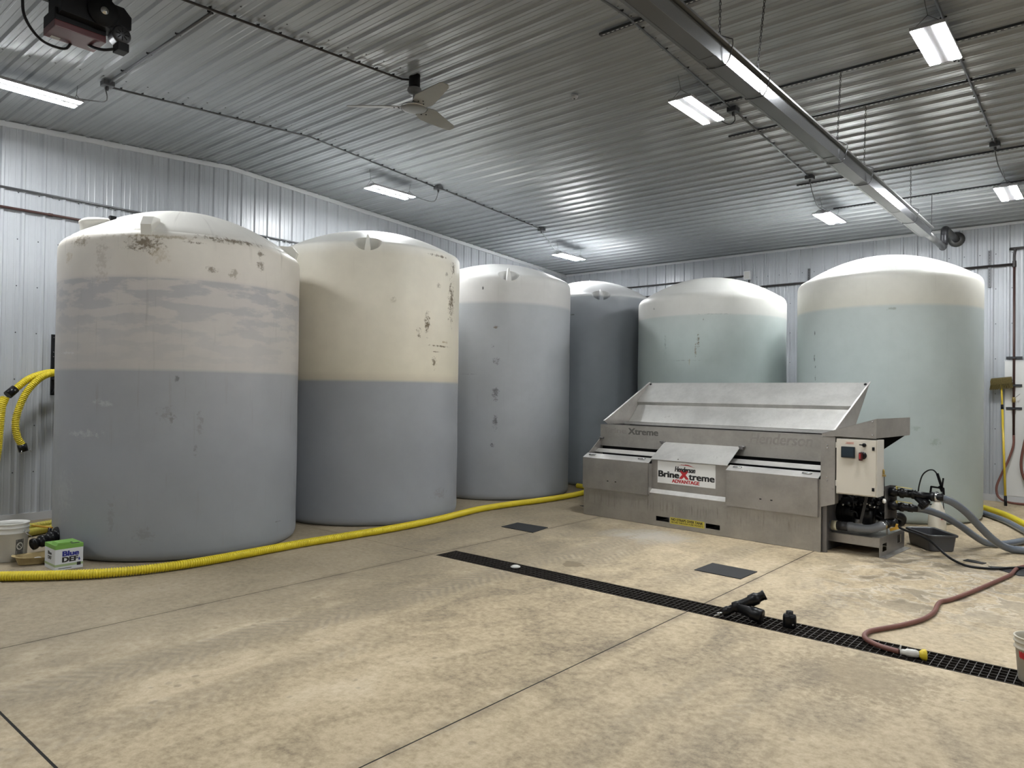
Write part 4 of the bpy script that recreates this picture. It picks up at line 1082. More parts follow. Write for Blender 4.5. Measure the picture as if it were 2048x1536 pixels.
# hood over the cabinet
hd = MB()
hd.prism([(3.345, 1.285), (3.905, 1.276), (3.905, 1.482), (3.345, 1.305)], 1, -0.012, -0.006)
hd.prism([(3.345, 1.302), (3.905, 1.478), (3.905, 1.484), (3.345, 1.308)], 1, -0.012, 1.108)
hd.box(3.899, -0.006, 1.280, 3.905, 1.102, 1.480)
hd.prism([(3.345, 1.30), (3.905, 1.30), (3.905, 1.48), (3.345, 1.305)], 1, 1.102, 1.108)
hd = hd.build('hood', M_SSF, BM)
MB().prism([(3.345, 1.30), (3.890, 1.30), (3.635, 1.105), (3.345, 0.90)], 1, 1.09, 1.10).build('gusset', M_BLACKM, hd)
mb = MB()
for xx, z in ((3.868, 1.45), (3.868, 1.31), ): screw(mb, (xx, -0.012, z), (0, -1, 0), 0.010, 0.006)
mb.build('bolts', M_CHROME, hd)
# skid
sk = MB()
sk.box(LM, 0.205, 0.105, 3.868, 0.211, 0.203).box(LM, 0.205, 0.198, 3.868, 1.02, 0.204)
sk.build('skid_frame', M_SSF, BM)
mb = MB()
zt_, y0_, y1_ = 0.205, 0.21, 1.03
mb.box(3.868, y0_, 0.0, 3.874, 0.30, zt_).box(3.868, 0.30, 0.0, 3.874, 0.44, 0.05).box(3.868, 0.30, 0.135, 3.874, 0.44, zt_).box(3.868, 0.44, 0.0, 3.874, 0.79, zt_).box(3.868, 0.79, 0.0, 3.874, 0.92, 0.075).box(3.868, 0.79, 0.165, 3.874, 0.92, zt_).box(3.868, 0.92, 0.0, 3.874, y1_, zt_)
mb.box(3.874, y0_, 0.0, 3.945, y1_, 0.006).box(3.80, y0_, zt_, 3.874, y1_, zt_+0.006)
mb.build('skid_end_plate', M_SSF, BM)
MB().box(3.866, 0.43, 0.205, 3.872, 0.47, 0.37).build('pipe_support', M_SSF, BM)
MB().box(LM+0.02, 0.9, 0.006, 3.868, 0.91, 0.2).build('skid_back', M_SSD, BM)
# suction pipe and pump
pp = MB().tube([(LM-0.03, 0.25, 0.275), (LM+0.06, 0.25, 0.275)], 0.052, 20).build('bulkhead_fitting', M_GREYPVC, BM)
MB().tube([(LM+0.03, 0.25, 0.275), (LM+0.085, 0.25, 0.278)], 0.0545, 20).build('white_band', simple('band_cream', (0.6, 0.57, 0.42, 1), 0.5), pp)
MB().tube([(LM+0.08, 0.25, 0.278), (LM+0.22, 0.25, 0.281)], 0.050, 20).build('dark_pipe', M_DGREYPVC, pp)
MB().tube(smooth_path([(LM+0.20, 0.25, 0.281), (LM+0.24, 0.25, 0.283), (LM+0.36, 0.25, 0.280), (LM+0.44, 0.26, 0.290), (LM+0.50, 0.30, 0.315), (LM+0.52, 0.36, 0.325)], 0.02), 0.047, 20, rfun=lambda i: 0.053 if i < 3 else 0.046).build('suction_hose', M_GREYPVC, pp)
MB().tube([(LM+0.505, 0.33, 0.322), (LM+0.52, 0.375, 0.327)], 0.052, 20).build('hose_clamp', M_CHROME, pp)
pm = MB().lathe([(0, -0.02), (0.10, -0.02), (0.13, 0.02), (0.135, 0.08), (0.11, 0.12), (0.07, 0.14), (0.07, 0.20), (0, 0.20)], (3.72, 0.52, 0.40), 24, (-1, 0, 0)).build('pump', M_CAST, BM)
MB().lathe([(0, 0), (0.11, 0), (0.115, 0.02), (0.115, 0.22), (0.09, 0.26), (0, 0.26)], (3.53, 0.52, 0.40), 24, (-1, 0, 0)).box(3.40, 0.40, 0.50, 3.52, 0.62, 0.57).build('pump_motor', M_CAST, pm)
mb = MB()
for k in range(10):
    mb.lathe([(0.12, -0.004), (0.122, 0), (0.12, 0.004)], (3.50-k*0.02, 0.52, 0.40), 20, (1, 0, 0))
mb.build('cooling_fins', M_CAST, pm)
mb = MB()
for z, y in ((0.54, 0.40), (0.60, 0.45), (0.50, 0.42)):
    for xx in (3.50, 3.58, 3.66, 3.74, 3.80):
        mb.lathe([(0, 0), (0.022, 0), (0.022, 0.05), (0.012, 0.06), (0, 0.06)], (xx+random.uniform(-.02, .02), y, z+random.uniform(-.02, .02)), 8, (random.uniform(-.5, .5), -1, random.uniform(-.4, .6)))
mb.build('pump_fittings', M_CAST, pm)
mb = MB()
for a, b in (((3.48, 0.36, 0.62), (3.56, 0.34, 0.48)), ((3.60, 0.38, 0.56), (3.76, 0.36, 0.50)), ((3.52, 0.35, 0.44), (3.60, 0.34, 0.38))):
    mb.tube(smooth_path([a, ((a[0]+b[0])/2+0.03, a[1]-0.03, (a[2]+b[2])/2+0.03), b], 0.02), 0.008, 6)
mb.build('pump_hoses', M_RUBBER, pm)
mb = MB()
for q in ((3.66, 0.37, 0.53), (3.69, 0.36, 0.535), (3.72, 0.37, 0.525), (3.77, 0.36, 0.51), (3.45, 0.33, 0.50)):
    mb.lathe([(0, 0), (0.012, 0), (0.012, 0.03), (0, 0.03)], q, 6, (0.3, -1, 0.4))
mb.build('pump_bolts', M_CHROME, pm)
MB().obox((3.735, 0.24, 0.655), (3.665, 0.25, 0.34), 0.028, 0.006, (0, 1, 0)).build('brace_strap', M_DGREYPVC, BM)
MB().box(LM+0.01, 0.60, 0.33, 3.86, 0.72, 0.66).build('rear_guard', M_BLACKM, BM)
MB().tube(smooth_path([(3.76, 0.52, 0.40), (3.83, 0.62, 0.40), (3.90, 0.70, 0.40), (3.93, 0.76, 0.37), (3.90, 0.80, 0.31), (3.84, 0.78, 0.29)], 0.02), 0.045, 18).build('black_elbow', M_CAST, BM)
yv = MB().lathe([(0, 0), (0.05, 0), (0.05, 0.05), (0.038, 0.06), (0.038, 0.12), (0.048, 0.13), (0.048, 0.16), (0, 0.16)], (3.852, 0.40, 0.33), 18, (0.5, 1.0, 0.1)).build('drain_valve', M_CAST, BM)
MB().obox((3.905, 0.46, 0.275), (3.975, 0.45, 0.305), 0.045, 0.03).obox((3.96, 0.45, 0.30), (3.972, 0.45, 0.345), 0.025, 0.018).build('valve_grip', M_YHAND, yv)
# manifold plate with two valve outlets on the right
mp = MB().box(3.86, 0.40, 0.39, 3.866, 0.58, 0.745).box(3.86, 0.574, 0.39, 3.93, 0.58, 0.745).build('manifold_plate', M_SSD, BM)
MB().lathe([(0, -0.02), (0.052, -0.02), (0.052, 0.04), (0.04, 0.05), (0.04, 0.08), (0.055, 0.09), (0.055, 0.12), (0.042, 0.13), (0.042, 0.20), (0.05, 0.205), (0.05, 0.235), (0.038, 0.24), (0.038, 0.38), (0.05, 0.385), (0.05, 0.42), (0.036, 0.43), (0.036, 0.50), (0, 0.50)], (3.90, 0.50, 0.680), 20, (1, 0, -0.02)).build('upper_outlet', M_BLACK, mp)
MB().lathe([(0, -0.02), (0.052, -0.02), (0.052, 0.04), (0.04, 0.05), (0.04, 0.08), (0.05, 0.09), (0.05, 0.12), (0.038, 0.13), (0.038, 0.20), (0.03, 0.21), (0.03, 0.26), (0, 0.26)], (3.90, 0.50, 0.530), 20, (1, 0, -0.03)).build('lower_outlet', M_BLACK, mp)
st = MB().lathe([(0, 0), (0.036, 0), (0.036, 0.10), (0.055, 0.105), (0.055, 0.16), (0.048, 0.17), (0, 0.17)], (4.12, 0.50, 0.675), 16, (0.75, -0.05, -0.65)).build('strainer_branch', M_BLACK, mp)
mb = MB()
for k in range(10):
    a_ = 2*math.pi*k/10
    c_ = Vector((4.12, 0.50, 0.675)) + Vector((0.75, -0.05, -0.65)).normalized()*0.135
    e1 = Vector((0.65, 0, 0.75)).normalized(); e2 = Vector((0, 1, 0))
    q = c_ + e1*(0.055*math.cos(a_)) + e2*(0.055*math.sin(a_))
    mb.obox(q - Vector((0.02, 0, -0.018)), q + Vector((0.02, 0, -0.018)), 0.016, 0.012)
mb.build('strainer_grip', M_BLACK, st)
for z, m_ in ((0.745, M_YHAND2), (0.590, M_YHAND2)):
    MB().obox((3.945, 0.49, z), (4.11, 0.47, z-0.008), 0.022, 0.006).tube([(3.955, 0.495, z-0.05), (3.955, 0.49, z)], 0.012, 8).build('valve_lever', m_, mp)
mb = MB()
for q in ((4.02, 0.455, 0.68), (4.15, 0.46, 0.685), (4.33, 0.455, 0.69), (4.36, 0.46, 0.66), (4.02, 0.455, 0.53)):
    mb.lathe([(0.010, 0), (0.010, 0.03)], q, 8, (0.2, -1, 0.1))
mb.build('cam_pins', M_CHROME, mp)
# small air tap with cable on the cabinet side
tp = MB().lathe([(0, 0), (0.012, 0), (0.012, 0.03), (0.008, 0.05), (0, 0.05)], (3.925, 0.16, 0.90), 10).obox((3.915, 0.16, 0.885), (3.945, 0.16, 0.885), 0.03, 0.02).build('sample_tap', M_BRASS, BM)
MB().tube([(3.93, 0.16, 0.88), (3.932, 0.17, 0.64)], 0.004, 6).build('lanyard', M_BLACK, tp)
MB().lathe([(0, 0), (0.018, 0.01), (0.02, 0.03), (0.01, 0.05), (0, 0.05)], (3.932, 0.16, 0.59), 10).build('tag_knob', M_SIGN, tp)
# yellow strap decal between the fork pockets
dc = MB().box(1.425, -0.0012, 0.060, 1.915, -0.0004, 0.142).build('decal', M_DECAL, BM)
o = text_obj('NO STRAPS OVER TANK', M_INK, dc, 0.455, 0.032, 0.05); o.location = (1.670, -0.0018, 0.117)
o = text_obj('SECURE THROUGH FORK POCKETS', M_INK, dc, 0.455, 0.021, 0.03); o.location = (1.670, -0.0018, 0.083)

# ------------------------------------------------------------------ hoses
def ribbed(name, label, pts, r, mat, pitch=0.022, amp=0.009, group=None, seg=12, cuffs=None, cat='hose'):
    t = empty(name, (0, 0, 0), label=label, cat=cat, group=group)
    P = smooth_path(pts, pitch/5)
    rib = (0.0, 0.15, 1.0, 1.0, 0.15)
    MB().tube(P, r, seg, rfun=lambda i: r - amp*rib[i % 5]).build('hose', mat, t)
    return t
hz = 0.046
ribbed('suction_hose', 'long yellow ribbed hose lying in front of the tanks', [(-7.95, 1.30, hz), (-7.70, 1.65, hz), (-7.488, 1.926, hz), (-7.219, 2.228, hz), (-6.982, 2.549, hz), (-6.832, 2.919, hz), (-6.77, 3.359, hz), (-6.785, 3.886, hz), (-6.815, 4.493, hz), (-6.797, 5.134, hz), (-6.79, 5.857, hz), (-6.86, 6.612, hz), (-7.03, 7.53, hz), (-7.02, 8.24, hz), (-6.942, 8.842, hz), (-6.927, 9.477, hz), (-6.98, 10.045, hz), (-7.15, 10.509, hz), (-7.40, 10.72, hz), (-7.60, 10.76, hz)], 0.044, M_YELLOW, group='yellow ribbed hoses')
ribbed('suction_hose', 'coarsely ribbed yellow hose against the wall behind the bucket', [(-9.60, 1.2, hz), (-9.80, 2.2, hz), (-9.87, 2.77, hz), (-9.96, 3.05, hz), (-10.05, 3.5, hz)], 0.045, M_OLIVE, pitch=0.032, amp=0.013, group='yellow ribbed hoses')
ribbed('suction_hose', 'smooth olive yellow hose on the floor behind the bucket', [(-9.20, 1.2, hz), (-9.43, 2.2, hz), (-9.50, 2.67, hz), (-9.61, 2.94, hz), (-9.72, 3.4, hz)], 0.046, M_OLIVE, pitch=0.03, amp=0.0015, group='yellow ribbed hoses')
ribbed('suction_hose', 'yellow hose curving out from behind the rightmost tank', [(-2.0, 13.5, hz), (-1.641, 13.066, hz), (-1.344, 12.535, hz), (-1.055, 11.816, hz), (-0.7, 10.9, hz), (-0.3, 10.3, hz)], 0.046, M_YELLOW, pitch=0.03, amp=0.002, group='yellow ribbed hoses')
# hoses hung on the left wall
hk = empty('hose_rack', (0, 0, 0), label='black hose rack arm on the left wall beside the leftmost tank', cat='hose rack')
MB().box(XL+0.02, 3.245, 1.60, XL+0.06, 3.285, 2.39).build('post', M_BLACKM, hk)
MB().box(XL+0.02, 3.25, 1.80, XL+0.50, 3.28, 1.83).box(XL+0.47, 3.25, 1.80, XL+0.50, 3.28, 1.92).build('arm', M_BLACKM, hk)
MB().obox((XL+0.06, 3.265, 1.62), (XL+0.36, 3.265, 1.80), 0.03, 0.02).build('brace', M_BLACKM, hk)
mb = MB()
for z in (2.35, 2.16, 2.10, 1.88): screw(mb, (XL+0.06, 3.265, z), (1, 0, 0), 0.008)
mb.build('bolts', M_CHROME, hk)
h1 = ribbed('suction_hose', 'yellow hose draped over the wall rack, short end hanging down', [(-10.36, 3.72, 1.50), (-10.35, 3.50, 1.80), (-10.33, 3.265, 1.880), (-10.31, 3.12, 1.868), (-10.30, 2.99, 1.78), (-10.29, 2.86, 1.60), (-10.29, 2.775, 1.32), (-10.29, 2.785, 1.12), (-10.29, 2.845, 0.985)], 0.044, M_YELLOW, group='hoses on the wall rack')
cf = MB().tube([(-10.29, 2.840, 1.0), (-10.29, 2.862, 0.915)], 0.052, 16).build('coupling', M_BLACK, h1)
MB().tube([(-10.25, 2.83, 0.93), (-10.24, 2.825, 0.89)], 0.006, 6).tube([(-10.26, 2.91, 0.95), (-10.24, 2.93, 0.91)], 0.006, 6).build('cam_arm', M_CHROME, cf)
h2 = ribbed('suction_hose', 'yellow hose on the wall rack reaching left to a black coupling', [(-10.50, 3.70, 1.55), (-10.48, 3.50, 1.82), (-10.46, 3.265, 1.890), (-10.42, 3.10, 1.875), (-10.38, 2.92, 1.80), (-10.34, 2.76, 1.66)], 0.044, M_YELLOW, group='hoses on the wall rack')
MB().tube([(-10.345, 2.775, 1.68), (-10.32, 2.69, 1.60)], 0.052, 16).build('coupling', M_BLACK, h2)
ribbed('suction_hose', 'yellow hose hanging in a loop at the left edge of the photo', [(-10.31, 2.66, 1.57), (-10.28, 2.62, 1.45), (-10.27, 2.60, 1.2), (-10.27, 2.58, 0.9), (-10.28, 2.52, 0.6), (-10.30, 2.35, 0.35), (-10.32, 2.1, 0.28), (-10.34, 1.8, 0.4), (-10.35, 1.6, 0.9), (-10.36, 1.55, 1.5)], 0.050, M_YELLOW, group='hoses on the wall rack')
# grey clear hoses from the machine
def plain(name, label, pts, r, mat, group=None, cat='hose', seg=14, step=0.03):
    t = empty(name, (0, 0, 0), label=label, cat=cat, group=group)
    MB().tube(smooth_path(pts, step), r, seg).build('hose', mat, t)
    return t
gh = plain('clear_hose', 'upper grey clear hose arching from the machine to the floor', [(-1.545, 8.680, 0.672), (-1.49, 8.70, 0.661), (-1.41, 8.878, 0.606), (-1.317, 9.086, 0.486), (-1.221, 9.294, 0.318), (-1.109, 9.502, 0.150), (-1.0, 9.69, 0.055), (-0.871, 9.768, 0.042), (-0.6, 9.75, 0.042), (-0.1, 9.6, 0.042)], 0.040, M_GHOSE, 'grey clear hoses')
MB().tube([(-1.555, 8.676, 0.675), (-1.50, 8.696, 0.663)], 0.046, 16).build('clamp', M_CHROME, gh)
gh = plain('clear_hose', 'lower grey clear hose passing the grey tub', [(-1.79, 8.700, 0.525), (-1.75, 8.72, 0.522), (-1.665, 8.93, 0.490), (-1.548, 9.20, 0.405), (-1.43, 9.46, 0.28), (-1.34, 9.66, 0.165), (-1.27, 9.85, 0.075), (-1.21, 9.93, 0.045), (-1.08, 10.02, 0.045), (-0.93, 10.42, 0.045), (-0.7, 11.1, 0.045)], 0.038, M_GHOSE, 'grey clear hoses')
MB().tube([(-1.80, 8.696, 0.527), (-1.755, 8.716, 0.522)], 0.044, 16).build('clamp', M_BLACK, gh)
plain('clear_hose', 'grey hose on the floor below the yellow one behind the rightmost tank', [(-1.9, 13.05, 0.042), (-1.566, 12.477, 0.042), (-1.281, 11.952, 0.042), (-1.002, 11.219, 0.042), (-0.8, 10.6, 0.042), (-0.4, 10.1, 0.042)], 0.040, M_GHOSE, 'grey clear hoses')
# red rubber hose with nozzle on the trench
rh = plain('rubber_hose', 'brownish red rubber hose snaking to the drain grate', [(0.4, 9.6, 0.02), (-0.4, 9.3, 0.02), (-0.797, 8.938, 0.02), (-0.86, 8.409, 0.02), (-0.955, 7.87, 0.02), (-1.044, 7.401, 0.02), (-1.131, 7.02, 0.02), (-1.178, 6.90, 0.02), (-1.178, 6.737, 0.02), (-1.162, 6.511, 0.02), (-1.19, 6.244, 0.02), (-1.282, 5.964, 0.02), (-1.372, 5.772, 0.02), (-1.418, 5.648, 0.02), (-1.412, 5.52, 0.022), (-1.365, 5.43, 0.024), (-1.267, 5.36, 0.024), (-1.150, 5.330, 0.025)], 0.0175, M_RED, seg=12, step=0.02)
nz = empty('hose_nozzle', (0, 0, 0), label='pale spray nozzle with yellow tip on the drain grate', cat='nozzle')
na = Vector((-1.145, 5.330, 0.026)); nd = Vector((0.95, 0.30, 0.0)).normalized()
MB().lathe([(0, 0), (0.016, 0), (0.019, 0.015), (0.019, 0.03), (0.025, 0.04), (0.027, 0.07), (0.025, 0.095), (0.018, 0.112), (0, 0.112)], na, 18, nd).build('body', M_WHITEP, nz)
MB().lathe([(0.016, 0.110), (0.020, 0.112), (0.036, 0.132), (0.037, 0.150), (0.028, 0.156), (0, 0.154)], na, 18, nd).build('tip', simple('nozzle_yellow', (0.72, 0.55, 0.03, 1), 0.4), nz)
MB().lathe([(0.0165, 0.0), (0.0195, 0.004), (0.0195, 0.012), (0.0165, 0.016)], na + nd*0.098, 18, nd).build('ring', M_CHROME, nz)
MB().obox(na + nd*0.0 + Vector((0, 0, 0.015)), na + nd*0.005 + Vector((0, 0, 0.045)), 0.008, 0.008, (1, 0, 0)).build('clip', M_SIGN, nz)
# black hose from the pump across the floor
plain('black_hose', 'thin black hose running over the tub edge across the floor', [(-2.10, 8.62, 0.42), (-1.98, 8.72, 0.34), (-1.86, 8.80, 0.27), (-1.72, 8.86, 0.22), (-1.60, 8.86, 0.16), (-1.48, 8.78, 0.08), (-1.36, 8.68, 0.03), (-1.207, 8.58, 0.014), (-1.005, 8.64, 0.016), (-0.80, 8.80, 0.03), (-0.4, 9.0, 0.014), (0.3, 9.2, 0.014)], 0.0125, M_RUBBER, seg=10)
# red hose hanging from the drop pipe at the right edge
plain('rubber_hose', 'brown hose hanging from the drop pipe behind the broom', [(-1.437, YB-0.07, 1.12), (-1.44, YB-0.08, 0.95), (-1.50, YB-0.10, 0.72), (-1.60, YB-0.13, 0.45), (-1.66, YB-0.16, 0.25), (-1.63, YB-0.20, 0.10), (-1.50, YB-0.25, 0.03), (-1.25, YB-0.30, 0.022), (-0.9, YB-0.3, 0.022), (-0.5, YB-0.3, 0.022)], 0.018, M_RED)
plain('rubber_hose', 'loop of brown hose hanging at the right edge of the photo', [(-1.20, YB-0.09, 1.5), (-1.27, YB-0.10, 1.1), (-1.33, YB-0.10, 0.7), (-1.30, YB-0.10, 0.45), (-1.20, YB-0.10, 0.3), (-1.0, YB-0.10, 0.25), (-0.8, YB-0.10, 0.5), (-0.75, YB-0.10, 1.0), (-0.85, YB-0.10, 1.5)], 0.020, M_RED)

# ------------------------------------------------------------------ broom against the back wall
br = empty('wash_brush', (0, 0, 0), label='yellow-handled wash brush leaning on the back wall', cat='brush')
b0 = Vector((-1.490, 13.98, 0.0)); b1 = Vector((-1.600, 14.40, 1.96))
dv = (b1-b0).normalized()
MB().tube([b0 + dv*0.0, b0 + dv*0.16], 0.021, 12).build('grip', M_RUBBER, br)
MB().tube([b0 + dv*0.10, b0 + dv*1.60], 0.017, 12).build('pole', M_YPOLE, br)
MB().tube([b0 + dv*1.55, b1], 0.014, 12).build('inner_pole', M_YPOLE, br)
MB().tube([b0 + dv*1.58, b0 + dv*1.66], 0.021, 12).build('lock_collar', M_RUBBER, br)
hb_ = MB().prism([(-0.140, 0.06), (0.140, 0.09), (0.150, 0.03), (0.145, -0.01), (-0.145, -0.04), (-0.150, 0.02)], 1, -0.045, 0.045).build('brush_block', M_BRUSH, br)
hb_.location = b1 + Vector((0, -0.015, 0.03)); hb_.rotation_euler = (0.2, 0, 0)
mb = MB()
random.seed(3)
for i in range(26):
    for j in range(5):
        x = -0.14+0.28*i/25 + random.uniform(-.004, .004); y = -0.05+0.1*j/4
        z = -0.03 + 0.03*x/0.14*0.5
        mb.obox((x, y, z+0.01), (x*1.12+random.uniform(-.01, .01), y*1.25, z-0.065-random.uniform(0, .02)), 0.006, 0.006)
bs = mb.build('bristles', M_BRUSH, hb_); bs['kind'] = 'stuff'

# ------------------------------------------------------------------ left foreground clutter
def bucket(x, y, label, mat, r0, r1, h, rz=0):
    t = empty('bucket', (x, y, 0), rz, label=label, cat='bucket')
    MB().lathe([(0, 0.006), (r0-0.006, 0.0), (r0, 0.006), (r0+(r1-r0)*0.72, h*0.72), (r1+0.004, h*0.735), (r1+0.004, h*0.755), (r0+(r1-r0)*0.84, h*0.77), (r0+(r1-r0)*0.86, h*0.86), (r1+0.005, h*0.875), (r1+0.005, h*0.892), (r1-0.003, h*0.90), (r1, h*0.97), (r1+0.006, h*0.985), (r1+0.004, h), (r1-0.006, h), (r1-0.008, h*0.9), (r0-0.006, 0.02), (0, 0.015)], (0, 0, 0), 40).build('pail', mat, t)
    return t
bk = bucket(-8.36, 2.235, 'white plastic bucket at the left edge beside the DEF box', M_WHITEP, 0.130, 0.150, 0.37)
# bail wire on the right side
ang = math.atan2(-2.235, 8.36)
e_r = Vector((math.cos(ang+1.32), math.sin(ang+1.32), 0)); e_f = Vector((math.cos(ang), math.sin(ang), 0))
q0 = e_r*0.110 + e_f*0.112 + Vector((0, 0, 0.30))
MB().tube(smooth_path([q0, q0 + e_f*0.02 + Vector((0, 0, -0.01)), q0 + e_r*0.05 + e_f*0.01 + Vector((0, 0, -0.05)), q0 + e_r*0.07 - e_f*0.06 + Vector((0, 0, -0.08))], 0.01), 0.004, 6).lathe([(0, 0), (0.010, 0), (0.010, 0.012), (0, 0.014)], q0 - e_f*0.008, 8, e_f).build('bail', M_CHROME, bk)
# printed warning panel on the pail, curved with it
mb = MB(); n = 6
for k in range(n):
    a0_ = ang + 0.28 + 0.52*k/n; a1_ = ang + 0.28 + 0.52*(k+1)/n
    vs = []
    for a_ in (a0_, a1_):
        for z in (0.065, 0.215):
            r_ = 0.130 + (0.020)*(z/0.37) + 0.0012
            vs.append((r_*math.cos(a_), r_*math.sin(a_), z))
    mb.add(vs, [(0, 2, 3, 1)])
lb = mb.build('warning_print', simple('print_grey', (0.09, 0.09, 0.085, 1), 0.6), bk)
mb = MB()
ac = ang + 0.54
for k in range(16):
    t0 = 2*math.pi*k/16; t1 = 2*math.pi*(k+1)/16
    vs = []
    for tt in (t0, t1):
        for rr in (0.022, 0.030):
            aa = ac + rr*math.cos(tt)/0.138; zz = 0.15 + rr*1.2*math.sin(tt); r_ = 0.130+0.02*zz/0.37+0.0022
            vs.append((r_*math.cos(aa), r_*math.sin(aa), zz))
    mb.add(vs, [(0, 2, 3, 1)])
vs = []
for tt, w in ((2.4, 0.004), (2.4, -0.004), (-0.75, 0.004), (-0.75, -0.004)):
    aa = ac + (0.026*math.cos(tt)+w)/0.138; zz = 0.15 + 0.031*math.sin(tt); r_ = 0.130+0.02*zz/0.37+0.0022
    vs.append((r_*math.cos(aa), r_*math.sin(aa), zz))
mb.add(vs, [(0, 1, 3, 2)])
for row in (0.198, 0.205, 0.100, 0.09, 0.08):
    vs = []
    for aa in (ang+0.33, ang+0.75):
        for zz in (row, row+0.004):
            r_ = 0.130+0.02*zz/0.37+0.0022
            vs.append((r_*math.cos(aa), r_*math.sin(aa), zz))
    mb.add(vs, [(0, 2, 3, 1)])
mb.build('warning_symbol', M_WHITEP, lb)
# DEF carton
bx = empty('fluid_carton', (-7.690, 2.487, 0), math.radians(90), label='white and green Blue DEF carton on the floor', cat='carton')
# local: x -> world +y (width), y -> world -x (depth); front face (towards camera) at local y=-0.14
W2, D2, H2 = 0.118, 0.140, 0.232
cbx = MB().box(-W2, -D2, 0.0, W2, D2, H2).build('carton', M_CARD, bx, bevel=0.003)
MB().box(-W2-0.0006, -D2-0.0006, 0.195, W2+0.0006, D2+0.0006, H2+0.0004).build('green_top_band', M_GREENP, bx)
MB().box(-W2-0.0006, -D2-0.0006, 0.034, W2+0.0006, D2+0.0006, 0.056).build('green_stripe', M_PALEGRN, bx)
MB().box(-0.05, -D2+0.02, H2+0.0004, W2-0.02, -D2+0.06, H2+0.0012).box(-0.05, -D2+0.085, H2+0.0004, W2-0.06, -D2+0.12, H2+0.0012).build('handle_slot', M_BLACKM, bx)
MB().prism([(-0.10, H2+0.002), (0.02, H2+0.002), (0.01, H2+0.018), (-0.09, H2+0.022)], 1, -D2+0.01, -D2+0.16).build('open_flap', M_GREENP, bx)
o = text_obj('Blue', M_BLUEINK, bx, 0.142, 0.050, 0.09); o.location = (0.012, -D2-0.0012, 0.150)
o = text_obj('DEF', M_INK, bx, 0.136, 0.048, 0.09); o.location = (0.008, -D2-0.0012, 0.095)
MB().prism([(0.075, 0.080), (0.086, 0.073), (0.094, 0.080), (0.092, 0.090), (0.084, 0.106), (0.078, 0.092)], 1, -D2-0.0012, -D2-0.0008).build('drop_logo', M_BLUEINK, bx)
MB().box(0.065, -D2-0.0014, 0.028, 0.098, -D2-0.0008, 0.058).build('volume_badge', M_INK, bx)
MB().box(-0.09, -D2-0.0012, 0.014, 0.02, -D2-0.0008, 0.019).build('small_print', M_INK, bx)
o = text_obj('Blue\nDEF', M_INK, bx, 0.10, 0.075, 0.03); o.rotation_euler = (0, 0, math.radians(-90)); o.location = (-W2-0.0012, 0.0, 0.130)
# tan tray
ty = empty('paint_tray', (-8.055, 2.335, 0), math.radians(70), label='flimsy tan plastic tray between bucket and carton', cat='tray')
mb = MB()
n = 22
def sup(a, ax, ay):
    c, s_ = math.cos(a), math.sin(a); e = 0.55
    return (ax*math.copysign(abs(c)**e, c), ay*math.copysign(abs(s_)**e, s_))
ringsp = [(0.10, 0.085, 0.004), (0.115, 0.095, 0.006), (0.140, 0.115, 0.075), (0.170, 0.140, 0.080), (0.171, 0.141, 0.084), (0.138, 0.113, 0.078), (0.112, 0.093, 0.010), (0.0, 0.0, 0.009)]
vs, fs = [], []
for i, (ax, ay, z) in enumerate(ringsp):
    for k in range(n*2):
        a_ = 2*math.pi*k/(n*2); x, y = sup(a_, ax, ay)
        fl_ = 1 + (0.012 if (k % 2 and 1 <= i <= 2) else 0)
        vs.append((x*fl_, y*fl_, z + (0.012*math.sin(2*a_+0.5) if 2 <= i <= 5 else 0)))
m_ = n*2
for i in range(len(ringsp)-1):
    for k in range(m_):
        fs.append((i*m_+k, i*m_+(k+1) % m_, (i+1)*m_+(k+1) % m_, (i+1)*m_+k))
fs.append(tuple(range(m_-1, -1, -1)))
mb.add(vs, fs).build('tray', M_TRAY, ty)
MB().lathe([(0, 0.012), (0.03, 0.014), (0.034, 0.045), (0.028, 0.052), (0, 0.05)], (0.04, 0.0, 0), 14).build('crumpled_cup', M_WHITEP, ty)

# ------------------------------------------------------------------ right side clutter
tb = empty('bus_tub', (-1.712, 9.435, 0), math.atan2(-0.43, 0.343), label='grey plastic tub beside the pump', cat='tub')
def rrect(hx_, hy_, r, n=4):
    out = []
    for cx_, cy_, a0_ in ((hx_-r, hy_-r, 0), (-hx_+r, hy_-r, 90), (-hx_+r, -hy_+r, 180), (hx_-r, -hy_+r, 270)):
        for k in range(n+1):
            a_ = math.radians(a0_+90*k/n); out.append((cx_+r*math.cos(a_), cy_+r*math.sin(a_)))
    return out
lay = [(0.225, 0.125, 0.04, 0.0), (0.235, 0.135, 0.04, 0.01), (0.258, 0.153, 0.05, 0.165), (0.275, 0.170, 0.055, 0.166), (0.277, 0.172, 0.055, 0.185), (0.268, 0.163, 0.05, 0.190), (0.252, 0.147, 0.045, 0.180), (0.230, 0.130, 0.04, 0.014)]
vs, fs = [], []
for hx_, hy_, r_, z in lay:
    vs += [(x, y, z) for x, y in rrect(hx_, hy_, r_)]
m_ = 20
for i in range(len(lay)-1):
    for k in range(m_): fs.append((i*m_+k, i*m_+(k+1) % m_, (i+1)*m_+(k+1) % m_, (i+1)*m_+k))
fs.append(tuple(range(m_-1, -1, -1))); fs.append(tuple((len(lay)-1)*m_+k for k in range(m_)))
MB().add(vs, fs).build('basin', M_TUB, tb)
MB().box(-0.24, -0.20, 0.158, 0.10, -0.172, 0.164).build('rim_fold', M_TUB, tb)
